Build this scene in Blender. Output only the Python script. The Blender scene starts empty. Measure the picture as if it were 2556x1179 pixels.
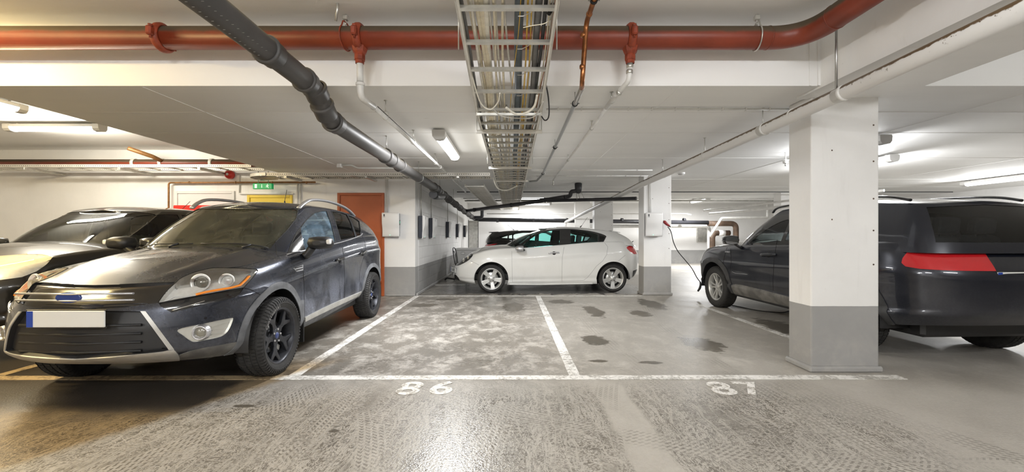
import bpy, bmesh, math, random
import numpy as np
from mathutils import Vector, Matrix
from mathutils.bvhtree import BVHTree
random.seed(7)
PI = math.pi
C = bpy.context.scene.collection
sc = bpy.context.scene

# ------------------------------------------------------------------ camera, world, lights, exposure
F_PX, CX, CY, EYE = 1045.0, 1279.0, 590.0, 1.24
cam_d = bpy.data.cameras.new('camera'); cam_d.sensor_width = 36.0; cam_d.lens = F_PX * 36.0 / 2556.0
cam_d.clip_start = 0.05; cam_d.clip_end = 80
cam = bpy.data.objects.new('camera', cam_d); C.objects.link(cam)
cam.location = (0, 0, EYE); cam.rotation_euler = (PI / 2, 0, 0)
sc.camera = cam
world = bpy.data.worlds.new('world'); sc.world = world; world.use_nodes = True
world.node_tree.nodes['Background'].inputs[0].default_value = (0.8, 0.85, 0.9, 1)
world.node_tree.nodes['Background'].inputs[1].default_value = 0.15
sc.view_settings.view_transform = 'Standard'; sc.view_settings.look = 'None'
sc.view_settings.gamma = 1.0; sc.view_settings.use_curve_mapping = False
sc.view_settings.exposure = 0.04
sc.cycles.max_bounces = 7; sc.cycles.diffuse_bounces = 4; sc.cycles.adaptive_threshold = 0.06; sc.cycles.glossy_bounces = 4
sc.cycles.transparent_max_bounces = 16; sc.cycles.transmission_bounces = 6
sc.cycles.use_adaptive_sampling = True
sc.cycles.sample_clamp_indirect = 6.0
sc.cycles.use_denoising = True
K = 2.2
# batten lamps, some of them added unseen: (x, y, z, length, direction, watts, colour)
WHITE = (0.975, 0.985, 1.0)
WARM = (1.0, 0.76, 0.34)
LAMPS = [
    (-0.87, 5.70, 2.44, 1.5, 'y', 54, WHITE),
    (0.85, 15.2, 2.62, 1.7, 'x', 64, WHITE),
    (0.9, 18.0, 2.62, 1.6, 'x', 32, WHITE),
    (7.30, 16.3, 2.62, 1.5, 'y', 105, WHITE),
    (5.9, 7.2, 2.44, 1.5, 'y', 62, WHITE),
    (4.65, 5.9, 2.44, 1.4, 'y', 24, WHITE),  # added behind the pillar to wash the slab with light
    (10.5, 9.0, 2.44, 1.5, 'y', 50, WHITE),  # added out of view, brightens the slab from the right
    (-1.0, -1.6, 2.94, 1.5, 'x', 60, WHITE),
    (1.7, -0.9, 2.94, 1.5, 'x', 42, WHITE),
    (-3.9, -3.8, 2.94, 1.5, 'x', 50, WHITE),  # unseen fill lamp, added far behind the camera
    (4.8, 0.2, 2.94, 1.5, 'x', 26, WHITE),  # unseen lamp added near the camera to fill the right side
    (-5.3, 2.3, 2.94, 1.5, 'x', 85, WARM),
    (-7.2, 6.6, 2.94, 1.5, 'x', 42, (1.0, 0.93, 0.78)),
    (-6.6, 4.9, 2.94, 1.5, 'y', 48, (1.0, 0.80, 0.48)),  # added out of view to brighten the back wall and gild the bonnet
]

def at(px, py, Y):
    return Vector(((px - CX) * Y / F_PX, Y, EYE + (CY - py) * Y / F_PX))

# ------------------------------------------------------------------ materials
MATS = {}
class N:
    """tiny node helper"""
    def __init__(s, name):
        s.m = bpy.data.materials.new(name); s.m.use_nodes = True
        s.t = s.m.node_tree; s.b = s.t.nodes['Principled BSDF']; s.out = s.t.nodes['Material Output']
    def n(s, ty, **kw):
        x = s.t.nodes.new(ty)
        for k, v in kw.items():
            if k.startswith('i_'):
                key = k[2:]
                key = int(key) if key.isdigit() else key
                s.set(x.inputs[key], v)
            else: setattr(x, k, v)
        return x
    def set(s, inp, v):
        if hasattr(v, 'is_output') or isinstance(v, bpy.types.NodeSocket): s.t.links.new(v, inp)
        else:
            if isinstance(v, (tuple, list)) and len(v) == 3 and inp.type == 'RGBA': v = (*v, 1)
            inp.default_value = v
    def math(s, op, a, b=0.0, c=None, clamp=False):
        x = s.t.nodes.new('ShaderNodeMath'); x.operation = op; x.use_clamp = clamp
        s.set(x.inputs[0], a); s.set(x.inputs[1], b)
        if c is not None: s.set(x.inputs[2], c)
        return x.outputs[0]
    def ramp(s, v, lo, hi, a=0.0, b=1.0, smooth=True):
        x = s.t.nodes.new('ShaderNodeMapRange'); x.interpolation_type = 'SMOOTHSTEP' if smooth else 'LINEAR'
        s.set(x.inputs[0], v); s.set(x.inputs[1], lo); s.set(x.inputs[2], hi); s.set(x.inputs[3], a); s.set(x.inputs[4], b)
        return x.outputs[0]
    def mix(s, f, a, b):
        x = s.t.nodes.new('ShaderNodeMix'); x.data_type = 'RGBA'
        s.set(x.inputs[0], f); s.set(x.inputs[6], a); s.set(x.inputs[7], b)
        return x.outputs[2]
    def noise(s, vec, scale, detail=4, rough=0.55, dist=0.0):
        x = s.t.nodes.new('ShaderNodeTexNoise'); x.inputs['Scale'].default_value = scale
        x.inputs['Detail'].default_value = detail; x.inputs['Roughness'].default_value = rough
        x.inputs['Distortion'].default_value = dist
        if vec is not None: s.set(x.inputs['Vector'], vec)
        return x.outputs['Fac']
    def pos(s):
        return s.n('ShaderNodeNewGeometry').outputs['Position']
    def obj(s):
        return s.n('ShaderNodeTexCoord').outputs['Object']
    def bump(s, h, strength=0.3, dist=0.01):
        x = s.t.nodes.new('ShaderNodeBump'); x.inputs['Strength'].default_value = strength
        x.inputs['Distance'].default_value = dist; s.set(x.inputs['Height'], h)
        s.t.links.new(x.outputs[0], s.b.inputs['Normal'])
    def scaled(s, vec, sx, sy, sz):
        x = s.t.nodes.new('ShaderNodeMapping'); x.inputs['Scale'].default_value = (sx, sy, sz); s.set(x.inputs[0], vec)
        return x.outputs[0]
    def P(s, **kw):
        for k, v in kw.items():
            s.set(s.b.inputs[{'col': 'Base Color', 'rough': 'Roughness', 'metal': 'Metallic', 'coat': 'Coat Weight',
                              'coatr': 'Coat Roughness', 'spec': 'Specular IOR Level', 'emit': 'Emission Color', 'es': 'Emission Strength'}[k]], v)
        return s

def mat(name, col, rough=0.5, metal=0.0, var=0.0, scale=8.0, bump=0.0, coat=0.0, dust=None, emit=0.0, spec=0.5):
    if name in MATS: return MATS[name]
    s = N(name); c = (*col, 1)
    s.P(col=c, rough=rough, metal=metal, coat=coat, spec=spec)
    if coat: s.P(coatr=0.04)
    o = None
    if var or bump or dust: o = s.obj()
    if var:
        f = s.noise(o, scale, 5)
        dark = tuple(x * (1 - var) for x in col); lite = tuple(min(1, x * (1 + var)) for x in col)
        s.P(col=s.mix(s.ramp(f, 0.3, 0.7), dark, lite))
    if bump: s.bump(s.noise(o, scale * 6, 4), bump, 0.004)
    if emit: s.P(emit=c, es=emit)
    MATS[name] = s.m
    return s.m

def glass(name, tint, gloss=1.0, rough=0.0, hazef=0.0, dcol=(.6, .58, .52)):
    if name in MATS: return MATS[name]
    s = N(name)
    tr = s.n('ShaderNodeBsdfTransparent', i_0=tint); gl = s.n('ShaderNodeBsdfGlossy', i_Roughness=rough)
    gl.inputs[0].default_value = (1, 1, 1, 1)
    fr = s.n('ShaderNodeFresnel', i_0=1.5)
    mx = s.n('ShaderNodeMixShader'); s.set(mx.inputs[0], s.math('MULTIPLY', fr.outputs[0], gloss, clamp=True))
    s.t.links.new(tr.outputs[0], mx.inputs[1]); s.t.links.new(gl.outputs[0], mx.inputs[2])
    last = mx.outputs[0]
    if hazef:
        df = s.n('ShaderNodeBsdfDiffuse'); df.inputs[0].default_value = (*dcol, 1)
        m2 = s.n('ShaderNodeMixShader'); nz = s.noise(s.scaled(s.obj(), 1, 1, 1), 3.0, 6, 0.6, 1.5)
        s.set(m2.inputs[0], s.ramp(nz, .35, .75, hazef * .3, hazef)); s.t.links.new(last, m2.inputs[1]); s.t.links.new(df.outputs[0], m2.inputs[2])
        last = m2.outputs[0]
    s.t.links.new(last, s.out.inputs[0]); MATS[name] = s.m
    return s.m

def paint(name, col, metal=0.6, rough=0.35, dust=0.0, dustcol=(.32, .31, .29)):
    """car paint: base, clear coat, road dust that thickens low on the body"""
    if name in MATS: return MATS[name]
    s = N(name); o = s.obj()
    s.P(col=(*col, 1), rough=rough, metal=metal, coat=1.0, coatr=0.03)
    if dust:
        z = s.n('ShaderNodeSeparateXYZ', i_0=o).outputs[2]
        low = s.math('MULTIPLY', s.ramp(z, 0.95, 0.3, 0.0, 1.0), s.ramp(s.n('ShaderNodeSeparateXYZ', i_0=o).outputs[0], 1.85, 1.35, .12, 1.0))
        nz = s.ramp(s.noise(s.scaled(o, 1.4, 1.4, 1.0), 2.3, 7, .62, .8), .34, .72)
        fine = s.ramp(s.noise(o, 60, 3), .3, .7, .6, 1.0)
        f = s.math('MULTIPLY', s.math('MULTIPLY', s.math('ADD', s.math('MULTIPLY', low, .75), .10), s.math('ADD', nz, .35)), s.math('MULTIPLY', fine, dust), clamp=True)
        s.P(col=s.mix(f, (*col, 1), (*dustcol, 1)), metal=s.math('SUBTRACT', metal, s.math('MULTIPLY', f, metal)),
            rough=s.math('ADD', rough, s.math('MULTIPLY', f, .3)), coat=s.math('SUBTRACT', 1.0, s.math('MULTIPLY', f, 1.0), clamp=True),
            coatr=s.math('ADD', 0.03, s.math('MULTIPLY', f, .3)))
    MATS[name] = s.m
    return s.m

def wall_mat():
    s = N('painted_wall'); p = s.pos(); z = s.n('ShaderNodeSeparateXYZ', i_0=p).outputs[2]
    n1 = s.noise(p, 1.6, 6, .6); n2 = s.noise(p, 22, 5, .6); n3 = s.noise(s.scaled(p, 9, 9, 1.1), 1.0, 4)
    white = s.mix(s.ramp(n1, .3, .75), (.88, .87, .85, 1), (.83, .82, .80, 1))
    white = s.mix(s.ramp(n3, .58, .8, 0, .18), white, (.55, .53, .5, 1))
    white = s.mix(s.ramp(n2, .70, .76, 0, .35), white, (.45, .42, .38, 1))
    grey = s.mix(s.ramp(n1, .3, .7), (.32, .315, .305, 1), (.36, .355, .345, 1))
    scuff = s.math('MULTIPLY', s.ramp(z, .5, .02, 0, 1), s.ramp(s.noise(p, 5, 7, .65, .5), .42, .7))
    grey = s.mix(s.math('MULTIPLY', scuff, .55), grey, (.46, .44, .41, 1))
    edge = s.math('ADD', z, s.math('MULTIPLY', s.noise(p, 8, 2), .004))
    s.P(col=s.mix(s.math('GREATER_THAN', edge, .603), grey, white), rough=.62)
    s.bump(s.noise(p, 40, 2), .16, .006)
    MATS['wall'] = s.m; return s.m

def ceil_mat():
    s = N('ceiling_paint'); p = s.pos()
    n1 = s.noise(s.scaled(p, .35, 1.6, 1), 1.2, 6, .6); n2 = s.noise(p, 30, 5, .6); n4 = s.noise(s.scaled(p, 1, 9, 1), 3, 3)
    c = s.mix(s.ramp(n1, .3, .75), (.93, .925, .905, 1), (.88, .875, .855, 1))
    c = s.mix(s.ramp(n2, .72, .77, 0, .4), c, (.42, .39, .35, 1))
    c = s.mix(s.ramp(s.noise(s.scaled(p, .8, 2.2, 1), 1.7, 5, .6, .6), .66, .8, 0, .3), c, (.50, .44, .36, 1))
    s.P(col=c, rough=.7); s.bump(n4, .15, .006)
    MATS['ceil'] = s.m; return s.m

def floor_color(s, p):
    """dusty wet concrete with tyre tracks; returns colour, roughness, height sockets"""
    xyz = s.n('ShaderNodeSeparateXYZ', i_0=p); X, Y = xyz.outputs[0], xyz.outputs[1]
    warp = s.n('ShaderNodeTexNoise', i_Scale=1.3, i_Detail=3); s.set(warp.inputs['Vector'], p)
    wv = s.n('ShaderNodeVectorMath', operation='MULTIPLY_ADD'); s.set(wv.inputs[0], warp.outputs['Color'])
    wv.inputs[1].default_value = (.25, .25, 0); s.set(wv.inputs[2], p)
    wp = wv.outputs[0]
    big = s.noise(p, .9, 5, .6, .4); mid = s.noise(s.scaled(wp, 1, .7, 1), 4.5, 5, .68, .5); fine = s.noise(p, 45, 3, .7)
    # aisle: where tyres turn and print their treads
    aisle = s.ramp(Y, 3.9, 3.1, 0.0, 1.0)
    stripes = []; wear = s.ramp(s.noise(p, 2.6, 4), .36, .62)
    def track(cx, cy, r, w, y0=-9, y1=3.9, strength=.62, freq=165.0):
        dx = s.math('SUBTRACT', X, cx); dy = s.math('SUBTRACT', Y, cy)
        d = s.math('SQRT', s.math('ADD', s.math('MULTIPLY', dx, dx), s.math('MULTIPLY', dy, dy)))
        off = s.math('SUBTRACT', d, r)
        m = s.ramp(s.math('ABSOLUTE', off), w * .55, w * .40, 0, 1)
        ang = s.math('ARCTAN2', dy, dx)
        u = s.math('MULTIPLY', ang, r * freq); v = s.math('MULTIPLY', off, freq * .9)
        zig = s.math('MULTIPLY', s.math('PINGPONG', v, 3.2), 1.3)
        tread = s.math('SINE', s.math('ADD', u, zig)); groove = s.math('SINE', s.math('MULTIPLY', off, 2 * PI / (w / 5.0)))
        pat = s.math('MULTIPLY', s.ramp(tread, -.15, .35), s.ramp(groove, -.75, -.3))
        yy = s.math('MULTIPLY', s.ramp(Y, y1, y1 - .5), s.ramp(Y, y0, y0 + .3))
        stripes.append((s.math('MULTIPLY', s.math('MULTIPLY', m, yy), s.math('MULTIPLY', wear, strength)), pat))
    track(-6.2, 4.6, 4.75, .21); track(-6.0, 5.8, 6.35, .20); track(-5.6, 1.0, 5.0, .20, y1=3.4)
    track(2.6, 7.6, 5.35, .22); track(7.6, 3.0, 5.25, .22); track(7.9, 1.4, 7.4, .20); track(9.5, 5.0, 7.2, .21, y1=3.6)
    track(-16.0, 2.5, 14.75, .19, y0=1, y1=8.3, strength=.6); track(17.2, 4, 15.2, .2, y0=1, y1=8.5, strength=.7)
    track(-14.5, 5.0, 14.6, .2, y0=1, y1=8.2, strength=.5); track(20.0, 6, 18.9, .2, y0=3, y1=7.8, strength=.6)
    # scribbly prints all over the aisle: pale ridges of dust between dark damp prints
    def scrib(vec, scale, dist, w):
        n = s.noise(vec, scale, 2.5, .6, dist)
        return s.ramp(s.math('ABSOLUTE', s.math('SUBTRACT', n, .5)), w * .35, w)
    c1 = scrib(s.scaled(wp, 1.0, 1.7, 1), 27.0, 1.3, .075); c2 = scrib(s.scaled(wp, 2.1, 1.0, 1), 23.0, 1.0, .07)
    sel = s.ramp(s.noise(p, 1.5, 3), .45, .55)
    x = s.t.nodes.new('ShaderNodeMix'); x.data_type = 'FLOAT'; s.set(x.inputs[0], sel); s.set(x.inputs[2], c1); s.set(x.inputs[3], c2); scr = x.outputs[0]
    dens = s.ramp(s.noise(s.scaled(wp, .8, .9, 1), 1.15, 4, .6), .24, .46, .30, 1.0)
    dens = s.math('MULTIPLY', dens, s.ramp(s.noise(p, 6.5, 5, .6), .28, .52, .6, 1.0))
    blot = s.math('MULTIPLY', s.ramp(s.noise(s.scaled(wp, 1.1, .8, 1), 1.9, 5, .66, .4), .50, .64), .62)
    clear = s.ramp(s.math('ABSOLUTE', s.math('SUBTRACT', s.math('ADD', X, s.math('MULTIPLY', s.math('SUBTRACT', mid, .5), .12)), .78)), .10, .15)       # path wiped pale by a tyre
    pale = s.ramp(s.math('ADD', X, s.math('MULTIPLY', s.math('SUBTRACT', big, .5), 1.0)), 2.75, 2.3)          # dry corner by the near pillar
    scr = s.math('MULTIPLY', s.math('MULTIPLY', scr, dens), s.math('MULTIPLY', aisle, .95))
    strk = s.noise(s.scaled(wp, 7.0, .75, 1), 1.6, 5, .62, .6)
    scr = s.math('MULTIPLY', scr, s.ramp(s.math('ABSOLUTE', s.math('SUBTRACT', strk, .47)), .008, .03, .25, 1.0))
    scr = s.math('MAXIMUM', scr, s.math('MULTIPLY', s.math('MULTIPLY', blot, aisle), s.ramp(s.math('ABSOLUTE', s.math('SUBTRACT', strk, .5)), .01, .05)))
    scr = s.math('MULTIPLY', scr, s.math('MULTIPLY', clear, pale))
    dark = scr
    for m, pat in stripes:
        x = s.t.nodes.new('ShaderNodeMix'); x.data_type = 'FLOAT'; s.set(x.inputs[0], m); s.set(x.inputs[2], dark); s.set(x.inputs[3], pat)
        dark = x.outputs[0]
    # soft damp mottling inside the bays
    bay = s.math('MULTIPLY', s.math('MULTIPLY', s.ramp(mid, .38, .60), s.ramp(Y, 3.2, 3.9, .25, .85)), s.ramp(s.noise(s.scaled(wp, 1, 1.6, 1), 19, 3, .6, 1.0), .38, .56, .45, 1.0))
    leftbay = s.ramp(X, 1.2, -.2, .35, 1.0)
    bay = s.math('MULTIPLY', bay, leftbay)
    bay2 = s.math('MULTIPLY', s.math('MULTIPLY', s.ramp(s.noise(s.scaled(p, 1, .8, 1), 3.2, 6, .74, .3), .39, .56), s.ramp(Y, 3.3, 3.8)), s.math('MULTIPLY', leftbay, .75))
    dark = s.math('MAXIMUM', s.math('MULTIPLY', dark, .92), s.math('MAXIMUM', bay, bay2))
    # damp spots where cars dripped: (x, y, rx, ry)
    spot_n = s.math('MULTIPLY', s.math('SUBTRACT', s.noise(p, 7, 6, .65), .5), 1.9)
    for (sx, sy, rx, ry) in [(2.18, 4.82, .22, .34), (.98, 5.0, .16, .26), (.92, 7.9, .26, .26), (1.35, 6.9, .15, .55),
                             (2.55, 7.6, .20, .62), (2.05, 6.7, .16, .3), (-1.6, 7.5, .30, .22), (.02, 7.3, .22, .55), (-1.3, 8.2, .3, .15),
                             (.85, 4.15, .10, .05), (1.35, 4.1, .10, .06), (3.7, 5.6, .25, .7), (-1.13, 2.66, .045, .03), (-1.95, 3.05, .08, .03)]:
        a = s.math('DIVIDE', s.math('SUBTRACT', X, sx), rx); b = s.math('DIVIDE', s.math('SUBTRACT', Y, sy), ry)
        d = s.math('ADD', s.math('SQRT', s.math('ADD', s.math('MULTIPLY', a, a), s.math('MULTIPLY', b, b))), spot_n)
        dark = s.math('MAXIMUM', dark, s.ramp(d, 1.15, .75, 0, 1.0))
    base = s.mix(s.ramp(big, .3, .7), (.50, .470, .418, 1), (.42, .392, .345, 1))
    base = s.mix(s.ramp(fine, .35, .65, 0, .35), base, (.56, .53, .49, 1))
    wet = s.mix(s.ramp(big, .3, .7), (.145, .126, .098, 1), (.105, .093, .074, 1))
    soft = s.math('MULTIPLY', s.ramp(s.math('ABSOLUTE', s.math('ADD', X, s.math('ADD', 1.08, s.math('MULTIPLY', s.math('SUBTRACT', mid, .5), .3)))), .16, .02), s.math('MULTIPLY', s.ramp(Y, 2.7, 3.1), s.ramp(Y, 3.6, 3.3)))
    dark = s.math('MAXIMUM', dark, s.math('MULTIPLY', soft, s.ramp(mid, .3, .6, .15, .75)))
    # warm light inside the SUV's shadow, painted into the floor as brown
    warm_light = s.ramp(s.math('ADD', s.math('SUBTRACT', X, s.math('MULTIPLY', Y, .52)), s.math('MULTIPLY', s.math('SUBTRACT', mid, .5), .25)), -3.78, -3.92)
    warm_light = s.math('MULTIPLY', warm_light, s.ramp(Y, 4.4, 3.9))
    base = s.mix(s.math('MULTIPLY', warm_light, .75), base, s.mix(s.ramp(mid, .35, .62), (.20, .13, .055, 1), (.42, .29, .13, 1)))
    wet = s.mix(s.math('MULTIPLY', warm_light, .7), wet, (.07, .045, .02, 1))
    under_shade = s.math('MULTIPLY', s.ramp(s.math('ADD', X, s.math('MULTIPLY', s.math('SUBTRACT', mid, .5), .35)), -2.15, -2.35), s.math('MULTIPLY', s.ramp(Y, 8.2, 7.2), s.ramp(Y, 2.7, 3.1)))  # shade below the left SUVs, put into the floor colour
    dark = s.math('MAXIMUM', dark, under_shade); wet = s.mix(under_shade, wet, (.06, .05, .04, 1))
    col = s.mix(dark, base, wet)
    # under the white car: darker, smoother floor
    white_car_patch = s.math('MULTIPLY', s.ramp(s.math('ABSOLUTE', s.math('SUBTRACT', s.math('ADD', Y, s.math('MULTIPLY', s.math('SUBTRACT', mid, .5), 1.2)), 9.9)), 1.1, .8), s.ramp(s.math('ABSOLUTE', s.math('SUBTRACT', X, .75)), 2.6, 1.9))
    col = s.mix(s.math('MULTIPLY', white_car_patch, .75), col, (.07, .07, .075, 1))
    rough = s.math('SUBTRACT', s.ramp(big, .3, .7, .52, .44), s.math('MULTIPLY', dark, .12))
    sx_ = s.math('ADD', s.math('ADD', X, .26), s.math('MULTIPLY', s.math('SUBTRACT', mid, .5), .5))
    sheen = s.ramp(s.math('ABSOLUTE', sx_), .50, .12)
    rough = s.math('SUBTRACT', rough, s.math('MULTIPLY', s.math('MULTIPLY', sheen, s.ramp(Y, 3.5, 2.5, .45, 1.0)), .19))
    rough = s.math('SUBTRACT', rough, s.math('MULTIPLY', white_car_patch, .32))
    rough = s.math('MAXIMUM', rough, .06)
    h = s.noise(p, 70, 2, .7)
    return col, rough, h, dark

def floor_mat():
    s = N('floor_concrete'); p = s.pos()
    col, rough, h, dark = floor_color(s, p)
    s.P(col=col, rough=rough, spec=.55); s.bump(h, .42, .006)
    MATS['floor'] = s.m; return s.m
def number_mat():
    s = N('worn_number'); p = s.pos()
    w = s.ramp(s.math('ADD', s.math('MULTIPLY', s.noise(p, 42, 5, .7), .6), s.math('MULTIPLY', s.noise(p, 8.0, 5, .6), .55)), .54, .68)
    s.P(col=s.mix(w, (.86, .84, .80, 1), (.36, .33, .28, 1)), rough=.55); MATS['number'] = s.m
def line_mat():
    s = N('worn_white_line'); p = s.pos()
    fine = s.noise(p, 30, 5, .7); big = s.noise(s.scaled(p, 1, 1, 1), 3.0, 5, .6)
    w = s.ramp(s.math('ADD', s.math('MULTIPLY', fine, .6), s.math('MULTIPLY', big, .55)), .52, .68)
    q = s.n('ShaderNodeSeparateXYZ', i_0=p); warm_light = s.ramp(s.math('SUBTRACT', q.outputs[0], s.math('MULTIPLY', q.outputs[1], .52)), -3.85, -3.98)
    warm_light = s.math('MULTIPLY', warm_light, s.ramp(q.outputs[1], 4.4, 3.9))  # warm-lit shadow continued across the line as a painted brown tint
    s.P(col=s.mix(s.math('MULTIPLY', warm_light, .85), s.mix(w, (.88, .86, .82, 1), (.40, .38, .34, 1)), s.mix(w, (.46, .31, .12, 1), (.16, .10, .04, 1))), rough=.55); s.bump(fine, .2, .003)
    MATS['line'] = s.m; return s.m

wall_mat(); ceil_mat(); floor_mat(); line_mat(); number_mat()
M = MATS

mat('red_cast', (.27, .045, .017), .5, var=.25, scale=20, bump=.3)
def dusty_top(name, col, dust, rough=.42, metal=0.0, t0=.45, t1=.75, var=.15):
    s = N(name); g = s.n('ShaderNodeNewGeometry'); p = g.outputs['Position']; nz = s.n('ShaderNodeSeparateXYZ', i_0=g.outputs['Normal']).outputs[2]
    nn = s.noise(s.scaled(p, 1, 1, 1), 4, 6, .6); c2 = s.noise(p, 2.5, 4)
    f = s.ramp(s.math('ADD', nz, s.math('MULTIPLY', s.math('SUBTRACT', nn, .5), .5)), t0, t1)
    base = s.mix(s.ramp(c2, .3, .7), tuple(x * (1 - var) for x in col) + (1,), tuple(x * (1 + var) for x in col) + (1,))
    s.P(col=s.mix(f, base, (*dust, 1)), rough=s.math('ADD', rough, s.math('MULTIPLY', f, .3)), metal=metal); MATS[name] = s.m
dusty_top('red_pipe', (.215, .036, .014), (.085, .06, .035), t0=-.02, t1=.32)
dusty_top('grey_pipe', (.075, .071, .068), (.20, .17, .11), .50, t0=.30, t1=.75)
mat('dark_pipe', (.035, .035, .040), .35, var=.15, scale=5)
mat('white_pipe', (.72, .71, .68), .4, var=.08, scale=6)
mat('white_plastic', (.80, .79, .77), .3)
mat('galv', (.55, .54, .50), .38, metal=.75, var=.15, scale=9)
mat('steel', (.45, .45, .44), .3, metal=.9)
mat('tray_white', (.74, .72, .66), .42, metal=.15, var=.08, scale=8)
mat('copper', (.34, .135, .05), .32, metal=.85, var=.35, scale=12)
mat('brown_pipe', (.30, .15, .055), .45, metal=.3, var=.25, scale=12)
mat('rusty', (.085, .052, .032), .7, var=.35, scale=5, bump=.25)
mat('black_plastic', (.018, .018, .019), .45)
mat('black_rubber', (.014, .014, .014), .75)
mat('tyre', (.030, .029, .028), .72, var=.25, scale=14, bump=.15)
mat('navy_plastic', (.028, .032, .045), .45)
mat('orange_door', (.43, .105, .032), .45, var=.10, scale=2)
mat('yellow_door', (.83, .60, .045), .45)
mat('door_white', (.72, .71, .69), .5)
mat('exit_green', (.0, .36, .11), .4, emit=.35)
mat('exit_white', (.85, .95, .85), .4, emit=.5)
mat('alarm_red', (.60, .03, .02), .3)
mat('lamp_body', (.60, .59, .57), .45)
mat('chrome', (.75, .75, .74), .12, metal=1)
mat('satin_silver', (.62, .62, .64), .3, metal=.8)
mat('mirror', (.8, .8, .8), .03, metal=1)
mat('cladding', (.15, .155, .165), .6, var=.25, scale=9, bump=.1)
mat('cladding_dark', (.05, .05, .052), .6, var=.25, scale=9, bump=.1)
mat('dirty_cladding', (.15, .145, .135), .7, var=.35, scale=7, bump=.15)
mat('cabin', (.035, .034, .034), .75)
mat('seat_cloth', (.045, .045, .047), .85, var=.2, scale=30)
mat('lamp_red', (.55, .015, .02), .15, coat=1)
mat('amber', (.95, .28, .02), .25, coat=1)
mat('lens_core', (.25, .24, .20), .05, metal=.3, coat=1)
mat('reflector', (.97, .96, .92), .26, metal=.18, var=.06, scale=40, coat=.6)
mat('black_gloss', (.012, .012, .013), .12, coat=1)
mat('plate_white', (.75, .75, .72), .4)
mat('ink', (.03, .03, .035), .5)

# ------------------------------------------------------------------ object helpers
def tag(o, label=None, cat=None, group=None, kind=None):
    if label: o['label'] = label
    if cat: o['category'] = cat
    if group: o['group'] = group
    if kind: o['kind'] = kind
    return o
def thing(name, label, cat, loc=(0, 0, 0), rz=0.0, group=None):
    o = bpy.data.objects.new(name, None); C.objects.link(o); o.empty_display_size = .1
    o.location = loc; o.rotation_euler = (0, 0, rz)
    return tag(o, label, cat, group)

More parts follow.
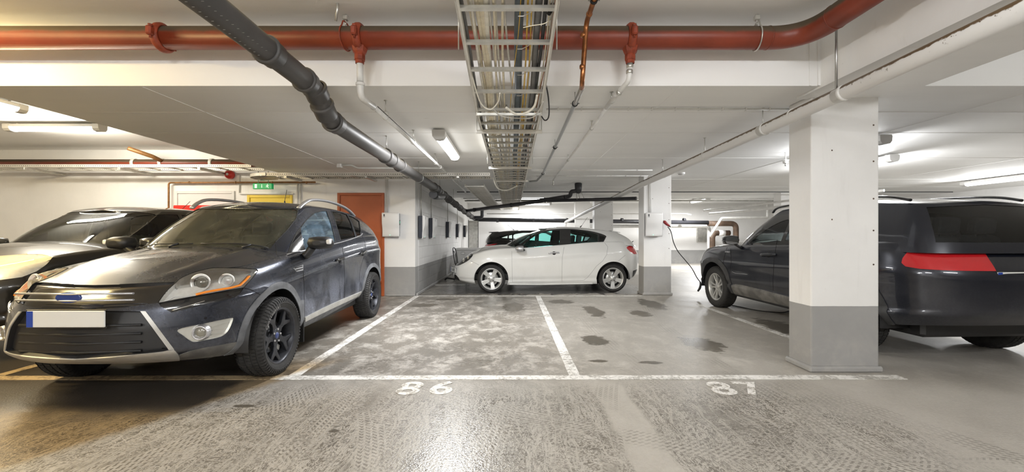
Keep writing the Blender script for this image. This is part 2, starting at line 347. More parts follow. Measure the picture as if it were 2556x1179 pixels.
class MB:
    def __init__(s): s.b = bmesh.new()
    def box(s, x0, x1, y0, y1, z0, z1, bev=0.0, rot=None, seg=1):
        g = bmesh.ops.create_cube(s.b, size=1.0); vs = g['verts']
        bmesh.ops.scale(s.b, vec=(abs(x1 - x0), abs(y1 - y0), abs(z1 - z0)), verts=vs)
        if bev:
            es = list({e for v in vs for e in v.link_edges})
            r = bmesh.ops.bevel(s.b, geom=es, offset=bev, segments=seg, affect='EDGES', profile=.5)
            vs = list({v for f in r['faces'] for v in f.verts} | {v for v in vs if v.is_valid})
        if rot is not None: bmesh.ops.rotate(s.b, cent=(0, 0, 0), matrix=rot, verts=vs)
        bmesh.ops.translate(s.b, vec=((x0 + x1) / 2, (y0 + y1) / 2, (z0 + z1) / 2), verts=vs)
        return s
    def tube(s, pts, r, n=12, caps=True, r2=None, flat=1.0):
        pts = [Vector(p) for p in pts]
        P = [pts[0]]
        for p in pts[1:]:
            if (p - P[-1]).length > 1e-5: P.append(p)
        pts = P; L = len(pts)
        if L < 2: return s
        t = [(pts[min(i + 1, L - 1)] - pts[max(i - 1, 0)]).normalized() for i in range(L)]
        up = Vector((0, 0, 1)) if abs(t[0].z) < .9 else Vector((1, 0, 0))
        nrm = (up - t[0] * up.dot(t[0])).normalized(); rings = []
        for i in range(L):
            nrm = (nrm - t[i] * nrm.dot(t[i])).normalized(); bn = t[i].cross(nrm)
            rr = r[i] if isinstance(r, (list, tuple)) else (r + ((r2 - r) * i / (L - 1) if r2 is not None else 0))
            rings.append([s.b.verts.new(pts[i] + (nrm * math.cos(2 * PI * k / n) * flat + bn * math.sin(2 * PI * k / n)) * rr) for k in range(n)])
        for i in range(L - 1):
            for k in range(n):
                f = s.b.faces.new((rings[i][k], rings[i + 1][k], rings[i + 1][(k + 1) % n], rings[i][(k + 1) % n])); f.smooth = True
        if caps: s.b.faces.new(rings[0]); s.b.faces.new(rings[-1][::-1])
        return s
    def cyl(s, p0, p1, r, n=16, r2=None): return s.tube([p0, p1], r, n, True, r2)
    def lathe(s, prof, origin=(0, 0, 0), axis=(0, 0, 1), n=24, closed=False, smooth=True):
        """prof: list of (radius, along axis)"""
        ax = Vector(axis).normalized(); o = Vector(origin)
        up = Vector((0, 0, 1)) if abs(ax.z) < .9 else Vector((1, 0, 0))
        e1 = (up - ax * up.dot(ax)).normalized(); e2 = ax.cross(e1); rings = []
        for (r, h) in prof:
            rings.append([s.b.verts.new(o + ax * h + (e1 * math.cos(2 * PI * k / n) + e2 * math.sin(2 * PI * k / n)) * max(r, 1e-4)) for k in range(n)])
        R = len(rings)
        for i in range(R - 1 + (1 if closed else 0)):
            a, b = rings[i], rings[(i + 1) % R]
            for k in range(n):
                f = s.b.faces.new((a[k], a[(k + 1) % n], b[(k + 1) % n], b[k])); f.smooth = smooth
        return s
    def prism(s, poly, origin, ex, ey, ez, depth, bev=0.0):
        """polygon in the (ex, ey) plane pushed along ez"""
        o, ex, ey, ez = Vector(origin), Vector(ex), Vector(ey), Vector(ez)
        a = [s.b.verts.new(o + ex * x + ey * y) for x, y in poly]; b = [s.b.verts.new(o + ex * x + ey * y + ez * depth) for x, y in poly]
        n = len(poly); fs = [s.b.faces.new(a[::-1]), s.b.faces.new(b)]
        for i in range(n): fs.append(s.b.faces.new((a[i], a[(i + 1) % n], b[(i + 1) % n], b[i])))
        if bev:
            es = [e for f in fs[1:2] for e in f.edges]
            bmesh.ops.bevel(s.b, geom=es, offset=bev, segments=2, affect='EDGES', profile=.5)
        return s
    def build(s, name, m, parent=None, smooth=None, recalc=True):
        if recalc: bmesh.ops.recalc_face_normals(s.b, faces=s.b.faces)
        me = bpy.data.meshes.new(name); s.b.to_mesh(me); s.b.free()
        if m is not None: me.materials.append(m if not isinstance(m, str) else M[m])
        if smooth: me.polygons.foreach_set('use_smooth', [True] * len(me.polygons))
        o = bpy.data.objects.new(name, me); C.objects.link(o)
        if parent is not None: o.parent = parent
        return o

def bend(pts, rad, n=6):
    """round the corners of a polyline"""
    pts = [Vector(p) for p in pts]; out = [pts[0]]
    for i in range(1, len(pts) - 1):
        a, b, c = pts[i - 1], pts[i], pts[i + 1]
        r = min(rad, (a - b).length * .48, (c - b).length * .48)
        p0 = b + (a - b).normalized() * r; p1 = b + (c - b).normalized() * r
        for k in range(n + 1):
            t = k / n; out.append(p0 * (1 - t) ** 2 + b * 2 * t * (1 - t) + p1 * t * t)
    out.append(pts[-1]); return out
def spline(pts, n=8):
    pts = [Vector(p) for p in pts]; out = []
    for i in range(len(pts) - 1):
        p0, p1, p2, p3 = pts[max(i - 1, 0)], pts[i], pts[i + 1], pts[min(i + 2, len(pts) - 1)]
        for k in range(n):
            t = k / n
            out.append(.5 * ((2 * p1) + (p2 - p0) * t + (2 * p0 - 5 * p1 + 4 * p2 - p3) * t * t + (3 * p1 - p0 - 3 * p2 + p3) * t ** 3))
    out.append(pts[-1]); return out
def copy_tree(o, parent=None):
    c = o.copy(); C.objects.link(c)
    if parent is not None: c.parent = parent
    for ch in list(o.children): copy_tree(ch, c)
    return c
def text_mesh(txt, size, depth, name, m, parent, mtx, shear=0.0, offset=0.0):
    cu = bpy.data.curves.new('lettering', 'FONT'); cu.body = txt; cu.size = size; cu.extrude = depth
    cu.align_x = 'CENTER'; cu.align_y = 'CENTER'; cu.resolution_u = 3; cu.shear = shear; cu.offset = offset
    t = bpy.data.objects.new('lettering', cu); C.objects.link(t)
    dg = bpy.context.evaluated_depsgraph_get(); me = bpy.data.meshes.new_from_object(t.evaluated_get(dg))
    bpy.data.objects.remove(t)
    me.transform(mtx); me.materials.clear(); me.materials.append(m)
    o = bpy.data.objects.new(name, me); C.objects.link(o)
    if parent is not None: o.parent = parent
    return o
# ------------------------------------------------------------------ the setting
XL, XR, YN, YF = -11.0, 13.0, -6.0, 19.0
ZS, ZU, ZF = 2.52, 3.02, 2.72          # slab, upper ceiling, far ceiling
YB = 3.567                             # face of the beam
def struct(name, mb, m, label=None):
    o = mb.build(name, m); o['kind'] = 'structure'
    if label: o['label'] = label
    return o
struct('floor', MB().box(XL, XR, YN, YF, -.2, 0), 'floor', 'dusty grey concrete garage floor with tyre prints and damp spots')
ceil = struct('ceiling', MB().box(XL, XR, YN, YF + .2, ZU, ZU + .2), 'ceil', 'white painted concrete ceiling')
slab = MB().box(-4.72, XR, YB, 14.0, ZS, ZU - .001)
slab.build('ceiling_slab', 'ceil', ceil)
MB().box(-2.2, XR, 14.0, YF, ZF, ZU - .001).build('ceiling_slab', 'ceil', ceil)
MB().box(XL, -4.72, YB, YB + .30, ZS, ZU - .001).build('ceiling_beam', 'ceil', ceil)
MB().box(2.62, 3.46, YN, 3.86, ZS - .02, ZU - .001).build('ceiling_beam', 'ceil', ceil)
MB().box(2.60, 2.66, YB - .012, YB - .001, ZS, ZU - .01).box(2.53, 2.545, YB - .008, YB - .001, ZS, ZU - .01).build('ceiling_edge_strip', 'ceil', ceil)
# thin paint ridges where the formwork boards met
for y in (4.32, 5.18, 6.85, 9.4, 10.9, 12.4):
    MB().box(-4.7, 12, y, y + .007, ZS - .003, ZS + .002).build('ridge', 'ceil', ceil)
for x in (-3.17, 1.44, 4.6, 8.4):
    MB().box(x, x + .006, YB + .02, 13.98, ZS - .003, ZS + .002).build('ridge', 'ceil', ceil)
for y in (-.6, 1.6, 2.2): MB().box(XL, 2.6, y, y + .012, ZU - .004, ZU + .002).build('ridge', 'ceil', ceil)

# walls
wb = struct('wall_back', MB().box(XL, -2.0, 8.65, 8.95, 0, ZU), 'wall', 'white back wall with grey lower band behind the dark SUV')
wf = struct('wall_far', MB().box(-2.2, XR, YF, YF + .2, 0, ZU), 'wall', 'white far wall with a grey painted base')
struct('wall_left', MB().box(XL - .2, XL, YN, 8.95, 0, ZU), 'wall')
struct('wall_right', MB().box(XR, XR + .2, YN, YF + .2, 0, ZU), 'wall')
struct('wall_near', MB().box(XL, XR, YN - .2, YN, 0, ZU), 'wall')
# side wall of painted blocks: core plus blocks with recessed joints
ws = struct('wall_side', MB().box(-2.30, -2.006, 8.95, YF, 0, ZU), 'wall', 'white block wall with a grey base and charging boxes')
bw, bh, j = .50, .252, .006
row = 0; z = .0
blk_mesh = {}
def block(y0, y1, z0, z1):
    k = round(y1 - y0, 3)
    if k not in blk_mesh:
        o = MB().box(-.012, 0, j / 2, (y1 - y0) - j / 2, j / 2, bh - j / 2, .0035).build('block', 'wall', ws)
        blk_mesh[k] = o.data
    else:
        o = bpy.data.objects.new('block', blk_mesh[k]); C.objects.link(o); o.parent = ws
    o.location = (-1.994, y0, z0)
for r in range(10):
    y = 8.953 + (bw / 2 if r % 2 else 0)
    if r % 2: block(8.953, 8.953 + bw / 2, r * bh, (r + 1) * bh)
    while y < 15.4:
        block(y, y + bw, r * bh, (r + 1) * bh); y += bw
# low screed skirting along walls
struct('baseboard_side', MB().box(-1.99, -1.95, 8.66, 18.9, 0, .06, .01), 'wall')
struct('baseboard_back', MB().box(-2.62 + .02, -2.0, 8.61, 8.65, 0, .035, .01), 'wall')

# pillars
def pillar(x0, x1, y0, y1, zt, label, first=False):
    t = thing('pillar', label, 'pillar', ((x0 + x1) / 2, (y0 + y1) / 2, 0)); t['kind'] = 'structure'
    w, d = (x1 - x0) / 2, (y1 - y0) / 2
    MB().box(-w, w, -d, d, 0, zt, .012, seg=2).build('shaft', 'wall', t)
    MB().box(-w - .025, w + .025, -d - .025, d + .025, 0, .055, .014).build('plinth', 'wall', t)
    h = MB()
    for k, zz in enumerate((.98, 1.29, 1.58, 1.92, 2.25)):
        h.cyl((w - .05, -d - .001, zz), (w - .05, -d + .01, zz), .008, 8)
        if k % 2: h.cyl((-w + .19, -d - .001, zz + .1), (-w + .19, -d + .01, zz + .1), .007, 8)
    h.build('tie_hole', 'rusty', t)
    return t
pillar(2.722, 3.34, 3.81, 4.12, ZS, 'wide white concrete pillar with grey base, nearest at the right')
pillar(2.75, 3.33, 8.75, 9.10, ZS, 'white pillar with grey base carrying a white charging box')
pillar(2.66, 3.26, 13.5, 13.85, ZS, 'white pillar behind the rear end of the white hatchback')
pillar(2.60, 3.20, 17.2, 17.55, ZF, 'farthest white pillar, seen behind the roof of the white hatchback')
pillar(7.9, 8.5, 12.3, 12.65, ZS, 'white pillar in the bays beyond the dark SUV at the right')

# ------------------------------------------------------------------ painted markings
def stripe(name, label, pts, w, group=None):
    t = MB()
    (x0, y0), (x1, y1) = pts; d = Vector((x1 - x0, y1 - y0, 0)); L = d.length; d.normalize(); nn = Vector((-d.y, d.x, 0)) * w / 2
    n = max(2, int(L / .12)); va = []
    rnd = random.Random(sum(map(ord, label)))
    for i in range(n + 1):
        c = Vector((x0, y0, 0)) + d * L * i / n
        a = 1 + rnd.uniform(-.05, .05)
        va.append([t.b.verts.new(c + nn * a + Vector((0, 0, z))) for z in (.0005, .0035)] + [t.b.verts.new(c - nn * a + Vector((0, 0, z))) for z in (.0035, .0005)])
    for i in range(n):
        for k in range(3): t.b.faces.new((va[i][k], va[i][k + 1], va[i + 1][k + 1], va[i + 1][k]))
    t.b.faces.new(va[0][::-1]); t.b.faces.new(va[-1])
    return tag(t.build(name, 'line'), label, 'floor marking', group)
stripe('floor_line', 'long white floor line crossing in front of the bays', [(-8.5, 3.64), (3.42, 3.67)], .105)
stripe('floor_line', 'white floor line between the dark SUV and the empty bay', [(-1.93, 3.72), (-1.96, 8.60)], .10)
stripe('floor_line', 'white floor line between the two empty bays', [(.555, 3.72), (.535, 8.60)], .10)
stripe('floor_line', 'white floor line beside the dark SUV at the right', [(3.40, 4.20), (3.37, 7.55)], .09)
stripe('floor_line', 'white floor line along the bay ends by the white hatchback', [(-2.0, 8.65), (2.72, 8.66)], .07)
stripe('floor_line', 'faint white floor line in front of the nose of the white hatchback', [(-1.95, 10.6), (-1.2, 10.6)], .08)
stripe('floor_line', 'white floor line on the far side of the dark SUV at the left', [(-4.55, 3.72), (-4.55, 8.5)], .10)
MX = Matrix
for txt, x, y, lab in (('8', -.83, 3.39, 'worn white painted eight in front of the left empty bay'), ('6', -.57, 3.40, 'worn white painted six in front of the left empty bay'),
                       ('8', 1.70, 3.39, 'faint white painted eight in front of the right empty bay'), ('7', 1.93, 3.39, 'white painted seven in front of the right empty bay')):
    o = text_mesh(txt, .40, .0012, 'painted_number', M['number'], None, Matrix.Translation((x, y, .0025)) @ Matrix.Rotation(math.radians(-4), 4, 'Z') @ Matrix.Diagonal((1.0, 1, 1, 1)), offset=.009)
    tag(o, lab, 'floor marking')

# ------------------------------------------------------------------ doors
def door(name, x0, x1, zt, colour, label_kind, y=8.65):
    t = bpy.data.objects.new(name, None); C.objects.link(t); t.location = (0, 0, 0); t['kind'] = 'structure'; t['label'] = label_kind
    f = MB(); w = .055
    f.box(x0, x0 + w, y - .03, y + .02, 0, zt, .004).box(x1 - w, x1, y - .03, y + .02, 0, zt, .004).box(x0 + w, x1 - w, y - .03, y + .02, zt - w, zt, .004)
    f.build('door_frame', colour, t)
    MB().box(x0 + w, x1 - w, y - .012, y + .02, .01, zt - w, .003).build('door_leaf', colour, t)
    h = MB().cyl((x0 + .14, y - .012, 1.02), (x0 + .14, y - .06, 1.02), .011, 10).tube([(x0 + .14, y - .055, 1.02), (x0 + .27, y - .055, 1.02)], .010, 8).box(x0 + .115, x0 + .165, y - .018, y - .010, .93, 1.12, .004)
    h.build('door_handle', 'steel', t)
    for z in (.25, 1.05, 1.85):
        MB().cyl((x1 - w, y - .022, z), (x1 - w, y - .022, z + .1), .009, 8).build('hinge', colour, t)
    return t
door('door_1', -3.60, -2.635, 2.13, 'orange_door', 'rust orange steel door behind the dark SUV')
door('door_2', -5.46, -4.53, 2.085, 'yellow_door', 'yellow door under the green exit sign')
d3 = door('door_3', -6.95, -5.72, 2.17, 'door_white', 'plain white door framed by a brown pipe')
MB().box(-5.62, -4.50, 8.60, 8.65, 2.10, 2.125).build('lintel_ledge', 'wall', bpy.data.objects['door_2'])

LAMP_LABELS = {4: 'batten lamp over the far flank of the dark navy SUV at the right', 5: 'added unseen batten lamp directly above the dark navy SUV roof', 6: 'added unseen batten lamp over the right-hand bays near the right wall',
    7: 'batten lamp on the high ceiling behind the camera, left of centre', 8: 'batten lamp on the high ceiling behind the camera, right of centre', 9: 'added unseen batten lamp on the high ceiling farthest behind at the left',
    10: 'added unseen batten lamp on the high ceiling beyond the right beam, near the aisle', 11: 'yellowish batten lamp above the aisle in front of the black SUV', 12: 'batten lamp on the high ceiling by the perforated ladder at the left', 13: 'added unseen yellowish batten lamp above the black SUV at the left'}
# lamps (the light itself sits in the diffuser's place)
def lamp(x, y, z, L, d, watts, col, i):
    lab = {0: 'long white batten lamp on the ceiling left of the cable ladder', 1: 'lit lamp on the far ceiling just right of the cable ladder',
           2: 'farthest lit lamp, by the far wall', 3: 'slanting lit lamp on the far ceiling at the right'}.get(i)
    rz = 0 if d == 'x' else PI / 2
    t = thing('ceiling_lamp', lab or LAMP_LABELS[i], 'lamp', (x, y, z), rz)
    body = MB(); hl = L / 2
    prof = [(-.075, .02), (-.068, .055), (.068, .055), (.075, .02), (.06, 0), (-.06, 0)]
    body.prism(prof, (-hl + .02, 0, 0), (0, 1, 0), (0, 0, 1), (1, 0, 0), L - .04)
    body.build('lamp_body', 'lamp_body', t)
    em = bpy.data.materials.get('lamp_glow_%d' % (watts)) or None
    if em is None:
        s = N('lamp_glow_%d' % watts); s.P(col=(.9, .9, .88, 1), emit=(1, .99, .96, 1), es=6.0); em = s.m; em.cycles.emission_sampling = 'NONE'
    df = MB(); prof = [(-.068, .03), (-.066, -.012), (-.045, -.042), (0, -.052), (.045, -.042), (.066, -.012), (.068, .03)]
    df.prism(prof, (-hl + .09, 0, 0), (0, 1, 0), (0, 0, 1), (1, 0, 0), L - .18, 0)
    o = df.build('diffuser', em, t)
    for sx in (-1, 1):
        e = MB(); prof2 = [(-.070, .060), (-.079, .045), (-.074, -.015), (-.049, -.047), (0, -.056), (.049, -.047), (.074, -.015), (.079, .045), (.070, .060)]
        e.prism(prof2, (sx * hl - (.1 if sx > 0 else 0), 0, 0), (0, 1, 0), (0, 0, 1), (1, 0, 0), .1, 0); e.build('end_cap', 'lamp_body', t)
    zt = ZU if (y < YB or x < -4.7) else (ZS if y < 14 else ZF)
    [MB().cyl((q * L, 0, .05), (q * L, 0, zt - z), .012, 8).build('hanger', 'lamp_body', t) for q in (-.4, .4)]
    # the wrap-round diffuser shines down and to both sides
    far = y > 14
    for sg in ((0,) if far else (-1, 1)):
        ld = bpy.data.lights.new('lamp_light', 'AREA'); ld.shape = 'RECTANGLE'; ld.size = L - .2; ld.size_y = .09; ld.energy = watts * K * (1.0 if far else .5); ld.color = col
        lo = bpy.data.objects.new('lamp_light', ld); C.objects.link(lo); lo.parent = t; lo.location = (0, sg * .075, -.045 - .02 * far); lo.rotation_euler = (sg * math.radians(64 if z > 2.9 else (21 if i == 0 else 66)), 0, 0)
    return t
for i, a in enumerate(LAMPS): lamp(*a, i)
# ------------------------------------------------------------------ cars: a lofted skin, cut along the outlines of its panels
def pchip(pts):
    pts = sorted(pts); xs = [p[0] for p in pts]; ys = [p[1] for p in pts]; n = len(xs)
    h = [xs[i + 1] - xs[i] for i in range(n - 1)]; d = [(ys[i + 1] - ys[i]) / h[i] for i in range(n - 1)]
    m = [d[0]] + [0 if d[i - 1] * d[i] <= 0 else 2 * d[i - 1] * d[i] / (d[i - 1] + d[i]) for i in range(1, n - 1)] + [d[-1]]
    def f(x):
        if x <= xs[0]: return ys[0]
        if x >= xs[-1]: return ys[-1]
        i = max(k for k in range(n - 1) if xs[k] <= x)
        t = (x - xs[i]) / h[i]
        return (ys[i] * (1 + 2 * t) * (1 - t) ** 2 + m[i] * h[i] * t * (1 - t) ** 2 + ys[i + 1] * t * t * (3 - 2 * t) + m[i + 1] * h[i] * t * t * (t - 1))
    return f

class CamProj:
    """outlines read off the photograph, carried onto the car's surface"""
    def __init__(s, mw):
        inv = mw.inverted(); s.mw = mw; s.inv = inv; s.o = inv @ Vector((0, 0, EYE))
    def ray(s, p):
        w = Vector(((p[0] - CX) / F_PX, 1, (CY - p[1]) / F_PX)); d = (s.inv.to_3x3() @ w).normalized(); return s.o, d
    def uv(s, v):
        w = s.mw @ v; return (CX + F_PX * w.x / w.y, CY - F_PX * (w.z - EYE) / w.y)
    def plane(s, a, b):
        d1 = s.ray(a)[1]; d2 = s.ray(b)[1]; return s.o, d1.cross(d2).normalized()
    def facing(s, f): return f.normal.dot(s.o - f.calc_center_median()) > -.0005
class SideProj:
    """outline in the car's own (x, z) plane, seen from its left"""
    def ray(s, p): return Vector((p[0], 3, p[1])), Vector((0, -1, 0))
    def uv(s, v): return (v.x, v.z)
    def plane(s, a, b): return Vector((a[0], 0, a[1])), Vector((b[1] - a[1], 0, -(b[0] - a[0]))).normalized()
    def facing(s, f): return f.normal.y > .05
class EndProj:
    """outline in the (y, z) plane: sg=1 seen from the front, -1 from the rear"""
    def __init__(s, sg): s.sg = sg
    def ray(s, p): return Vector((4 * s.sg, p[0], p[1])), Vector((-s.sg, 0, 0))
    def uv(s, v): return (v.y, v.z)
    def plane(s, a, b): return Vector((0, a[0], a[1])), Vector((0, b[1] - a[1], -(b[0] - a[0]))).normalized()
    def facing(s, f): return f.normal.x * s.sg > .08
class TopProj:
    def ray(s, p): return Vector((p[0], p[1], 4)), Vector((0, 0, -1))
    def uv(s, v): return (v.x, v.y)
    def plane(s, a, b): return Vector((a[0], a[1], 0)), Vector((b[1] - a[1], -(b[0] - a[0]), 0)).normalized()
    def facing(s, f): return f.normal.z > .1

def inpoly(p, poly):
    x, y = p; c = False; n = len(poly)
    for i in range(n):
        x1, y1 = poly[i]; x2, y2 = poly[i - 1]
        if (y1 > y) != (y2 > y) and x < (x2 - x1) * (y - y1) / (y2 - y1) + x1: c = not c
    return c
def smooth_poly(pts, n=4):
    """closed Catmull-Rom; a point given with a third value 1 stays a corner"""
    P = [(p[0], p[1]) for p in pts]; cor = [len(p) > 2 for p in pts]; L = len(P); out = []
    for i in range(L):
        p1, p2 = P[i], P[(i + 1) % L]
        p0 = P[i - 1] if not cor[i] else p1; p3 = P[(i + 2) % L] if not cor[(i + 1) % L] else p2
        if cor[i] and cor[(i + 1) % L]: out.append(p1); continue
        for k in range(n):
            t = k / n
            out.append(tuple(.5 * (2 * p1[j] + (p2[j] - p0[j]) * t + (2 * p0[j] - 5 * p1[j] + 4 * p2[j] - p3[j]) * t * t + (3 * p1[j] - p0[j] - 3 * p2[j] + p3[j]) * t ** 3) for j in (0, 1)))
    return out

class Skin:
    """half (y >= 0) of a car's outer surface: 'low' band with hood, 'top' greenhouse with roof"""
    def __init__(s, S):
        s.S = S; s.fid_n = 0; s.specs = {}
        s.bm = bmesh.new(); s.fid = s.bm.faces.layers.int.new('fid'); s.patch = s.bm.faces.layers.int.new('patch')
        s.low(); s.top()
        bmesh.ops.recalc_face_normals(s.bm, faces=s.bm.faces)
        # normals must look outward
        for pt in (0, 1):
            acc = sum((f.normal.dot(f.calc_center_median() - Vector((0, 0, .6))) for f in s.bm.faces if f[s.patch] == pt))
            if acc < 0: bmesh.ops.reverse_faces(s.bm, faces=[f for f in s.bm.faces if f[s.patch] == pt])
        s.bm.normal_update(); s.bvh = BVHTree.FromBMesh(s.bm)
    def grid(s, rows, pt):
        bm = s.bm; V = [[bm.verts.new(p) for p in r] for r in rows]
        for i in range(len(V) - 1):
            for j in range(min(len(V[i]), len(V[i + 1])) - 1):
                q = [V[i][j], V[i + 1][j], V[i + 1][j + 1], V[i][j + 1]]
                try: f = bm.faces.new(q); f.smooth = True; f[s.patch] = pt
                except ValueError: pass
        bmesh.ops.remove_doubles(bm, verts=[v for r in V for v in r if v.is_valid], dist=1e-5)
    def low(s):
        S = s.S; xF, xR, W = S['xF'], S['xR'], S['W']; Lf, nf, Lr, nr = S['Lf'], S['nf'], S['Lr'], S['nr']
        zt, zb = pchip(S['zt']), pchip(S['zb']); dw, dxf, dxr = pchip(S['dw']), pchip(S['dxf']), pchip(S['dxr']); cr = pchip(S['crown'])
        wx = pchip(S.get('wx', [(-3, 0), (3, 0)])); NF, NS, NR, NT, NC = 26, 54, 20, 30, 16
        par = [('f', PI / 2 * i / NF) for i in range(NF)] + [('s', i / NS) for i in range(NS)] + [('r', PI / 2 * (1 - i / NR)) for i in range(NR + 1)]
        rows = []; ridge = S.get('ridge')
        cowl, rdeck = S['cowl'], S['rdeck']
        for k, a in par:
            if k == 'f': cx, sy = math.cos(a) ** (2 / nf), math.sin(a) ** (2 / nf); xn = xF - Lf + Lf * cx
            elif k == 's': cx, sy = 0, 1; xn = (xF - Lf) + ((xR + Lr) - (xF - Lf)) * a
            else: cx, sy = abs(math.cos(a)) ** (2 / nr), math.sin(a) ** (2 / nr); xn = xR + Lr - Lr * cx
            top, bot = zt(xn), zb(xn); r = []
            for j in range(NT + 1):
                t = j / NT; z = bot + (top - bot) * t
                x = xn + (dxf(t) * cx if k == 'f' else (dxr(t) * cx if k == 'r' else 0))
                y = (W + dw(t) + wx(xn)) * sy
                for (xa, amp, wd) in S.get('flare', []):
                    y += amp * math.exp(-((xn - xa) / wd) ** 2) * math.exp(-((z - .62) / .28) ** 2) * sy
                for (t0, amp, wd, xa, xb) in S.get('crease', []):
                    if xa < xn < xb:
                        e = min(1, (xn - xa) / .35, (xb - xn) / .35); y += amp * e * max(0, 1 - abs(t - t0) / wd) * sy
                r.append((x, y, z))
            xe, ye, ze = r[-1]; c = cr(xn)
            full = xn > cowl or xn < rdeck
            for j in range(1, NC + 1):
                q = 1 - j / NC if full else 1 - .14 * j / NC
                h = c * (1 - q ** 2.4) if full else .006 * (1 - ((q - .86) / .14) ** 2)
                if full and ridge and xn > cowl:
                    for (q0, amp, wd) in ridge: h += amp * min(1, max(0, (xF - .12 - xn) / .25)) * math.exp(-((q - q0) / wd) ** 2)
                r.append((xe, ye * q, ze + h))
            rows.append(r)
        s.grid(rows, 0)
    def top(s):
        G = s.S['top']; b, t_ = G['base'], G['roof']   # (xF, xR, w, Lf, nf, Lr, nr)
        zb, zr, cr = pchip(G['zb']), pchip(G['zr']), pchip(G['crown']); NF, NS, NR, NT, NC = 22, 40, 18, 20, 12
        bul = G.get('bulge', .03); bs = G.get('bulge_f', .02)
        def pl(o, k, a):
            xF, xR, w, Lf, nf, Lr, nr = o
            if k == 'f': cx, sy = math.cos(a) ** (2 / nf), math.sin(a) ** (2 / nf); return xF - Lf + Lf * cx, w * sy, cx, sy
            if k == 's': return (xF - Lf) + ((xR + Lr) - (xF - Lf)) * a, w, 0, 1
            cx, sy = abs(math.cos(a)) ** (2 / nr), math.sin(a) ** (2 / nr); return xR + Lr - Lr * cx, w * sy, -cx, sy
        par = [('f', PI / 2 * i / NF) for i in range(NF)] + [('s', i / NS) for i in range(NS)] + [('r', PI / 2 * (1 - i / NR)) for i in range(NR + 1)]
        rows = []
        for k, a in par:
            x0, y0, c0, s0 = pl(b, k, a); x1, y1, _, _ = pl(t_, k, a); z0, z1 = zb(x0), zr(x1); r = []
            for j in range(NT + 1):
                t = j / NT; g = math.sin(PI * t)
                r.append((x0 + (x1 - x0) * t + bs * g * c0, y0 + (y1 - y0) * t + bul * g * s0, z0 + (z1 - z0) * t + bs * .6 * g * abs(c0)))
            xe, ye, ze = r[-1]; c = cr(x1)
            for j in range(1, NC + 1):
                q = 1 - j / NC; r.append((xe, ye * q, ze + c * (1 - q ** 2.2)))
            rows.append(r)
        s.grid(rows, 1)
    # ---- cutting
    def cut(s, proj, poly, fid, patch=None, only0=True, over=()):
        bm = s.bm; us = [p[0] for p in poly]; vs = [p[1] for p in poly]; U0, U1, V0, V1 = min(us), max(us), min(vs), max(vs)
        cache = {}
        def uv(v):
            k = v
            if k not in cache: cache[k] = proj.uv(v.co)
            return cache[k]
        def bb(f):
            q = [uv(v) for v in f.verts]; return min(a[0] for a in q), max(a[0] for a in q), min(a[1] for a in q), max(a[1] for a in q)
        S = [f for f in bm.faces if (patch is None or f[s.patch] == patch) and proj.facing(f)]
        S = [f for f in S if (lambda q: q[0] <= U1 and q[1] >= U0 and q[2] <= V1 and q[3] >= V0)(bb(f))]
        n = len(poly)
        for i in range(n):
            a, b = poly[i], poly[(i + 1) % n]
            if math.hypot(a[0] - b[0], a[1] - b[1]) < 1e-9: continue
            e0, e1, g0, g1 = min(a[0], b[0]), max(a[0], b[0]), min(a[1], b[1]), max(a[1], b[1])
            S = [f for f in S if f.is_valid]; sub = []
            for f in S:
                q = bb(f)
                if q[0] <= e1 and q[1] >= e0 and q[2] <= g1 and q[3] >= g0: sub.append(f)
            if not sub: continue
            co, no = proj.plane(a, b)
            geom = list({v for f in sub for v in f.verts}) + list({e for f in sub for e in f.edges}) + sub
            r = bmesh.ops.bisect_plane(bm, geom=geom, dist=2e-5, plane_co=co, plane_no=no)
            known = set(S)
            for g in r['geom']:
                if isinstance(g, bmesh.types.BMFace) and g.is_valid and g not in known: S.append(g)
        for f in S:
            if not f.is_valid: continue
            if only0 and f[s.fid] != 0 and f[s.fid] not in over: continue
            if inpoly(proj.uv(f.calc_center_median()), poly): f[s.fid] = fid
    def feature(s, proj, poly, name, m, patch=None, off=0.0, wall=True, pair=True, parent=None, over=(), label=None, wallmat=None, smooth=True, delete=False, inner=None):
        s.fid_n += 1
        if smooth: poly = smooth_poly(poly)
        s.cut(proj, poly, s.fid_n, patch, over=over)
        s.specs[s.fid_n] = dict(name=name, m=m, off=off, wall=wall, pair=pair, parent=parent, label=label, delete=delete, inner=inner)
        return s.fid_n
    def drape(s, proj, pts, lift=0.0, closed=False, step=.012):
        """points of an outline carried onto the skin"""
        if closed: pts = list(pts) + [pts[0]]
        out = []; cur = []; prev = None
        for i in range(len(pts) - 1):
            a, b = pts[i], pts[i + 1]
            o, d = proj.ray(a); h = s.bvh.ray_cast(o, d); o2, d2 = proj.ray(b); h2 = s.bvh.ray_cast(o2, d2)
            n = 4
            if h[0] is not None and h2[0] is not None: n = max(1, min(40, int((h[0] - h2[0]).length / step)))
            for k in range(n + (1 if i == len(pts) - 2 else 0)):
                t = k / n; p = (a[0] + (b[0] - a[0]) * t, a[1] + (b[1] - a[1]) * t); o, d = proj.ray(p); hh = s.bvh.ray_cast(o, d)
                if hh[0] is None or (cur and (hh[0] - cur[-1]).length > .12):
                    if len(cur) > 1: out.append(cur)
                    cur = []
                    if hh[0] is None: continue
                cur.append(hh[0] + hh[1] * lift * (1 if hh[1].dot(d) < 0 else -1))
        if len(cur) > 1: out.append(cur)
        return out
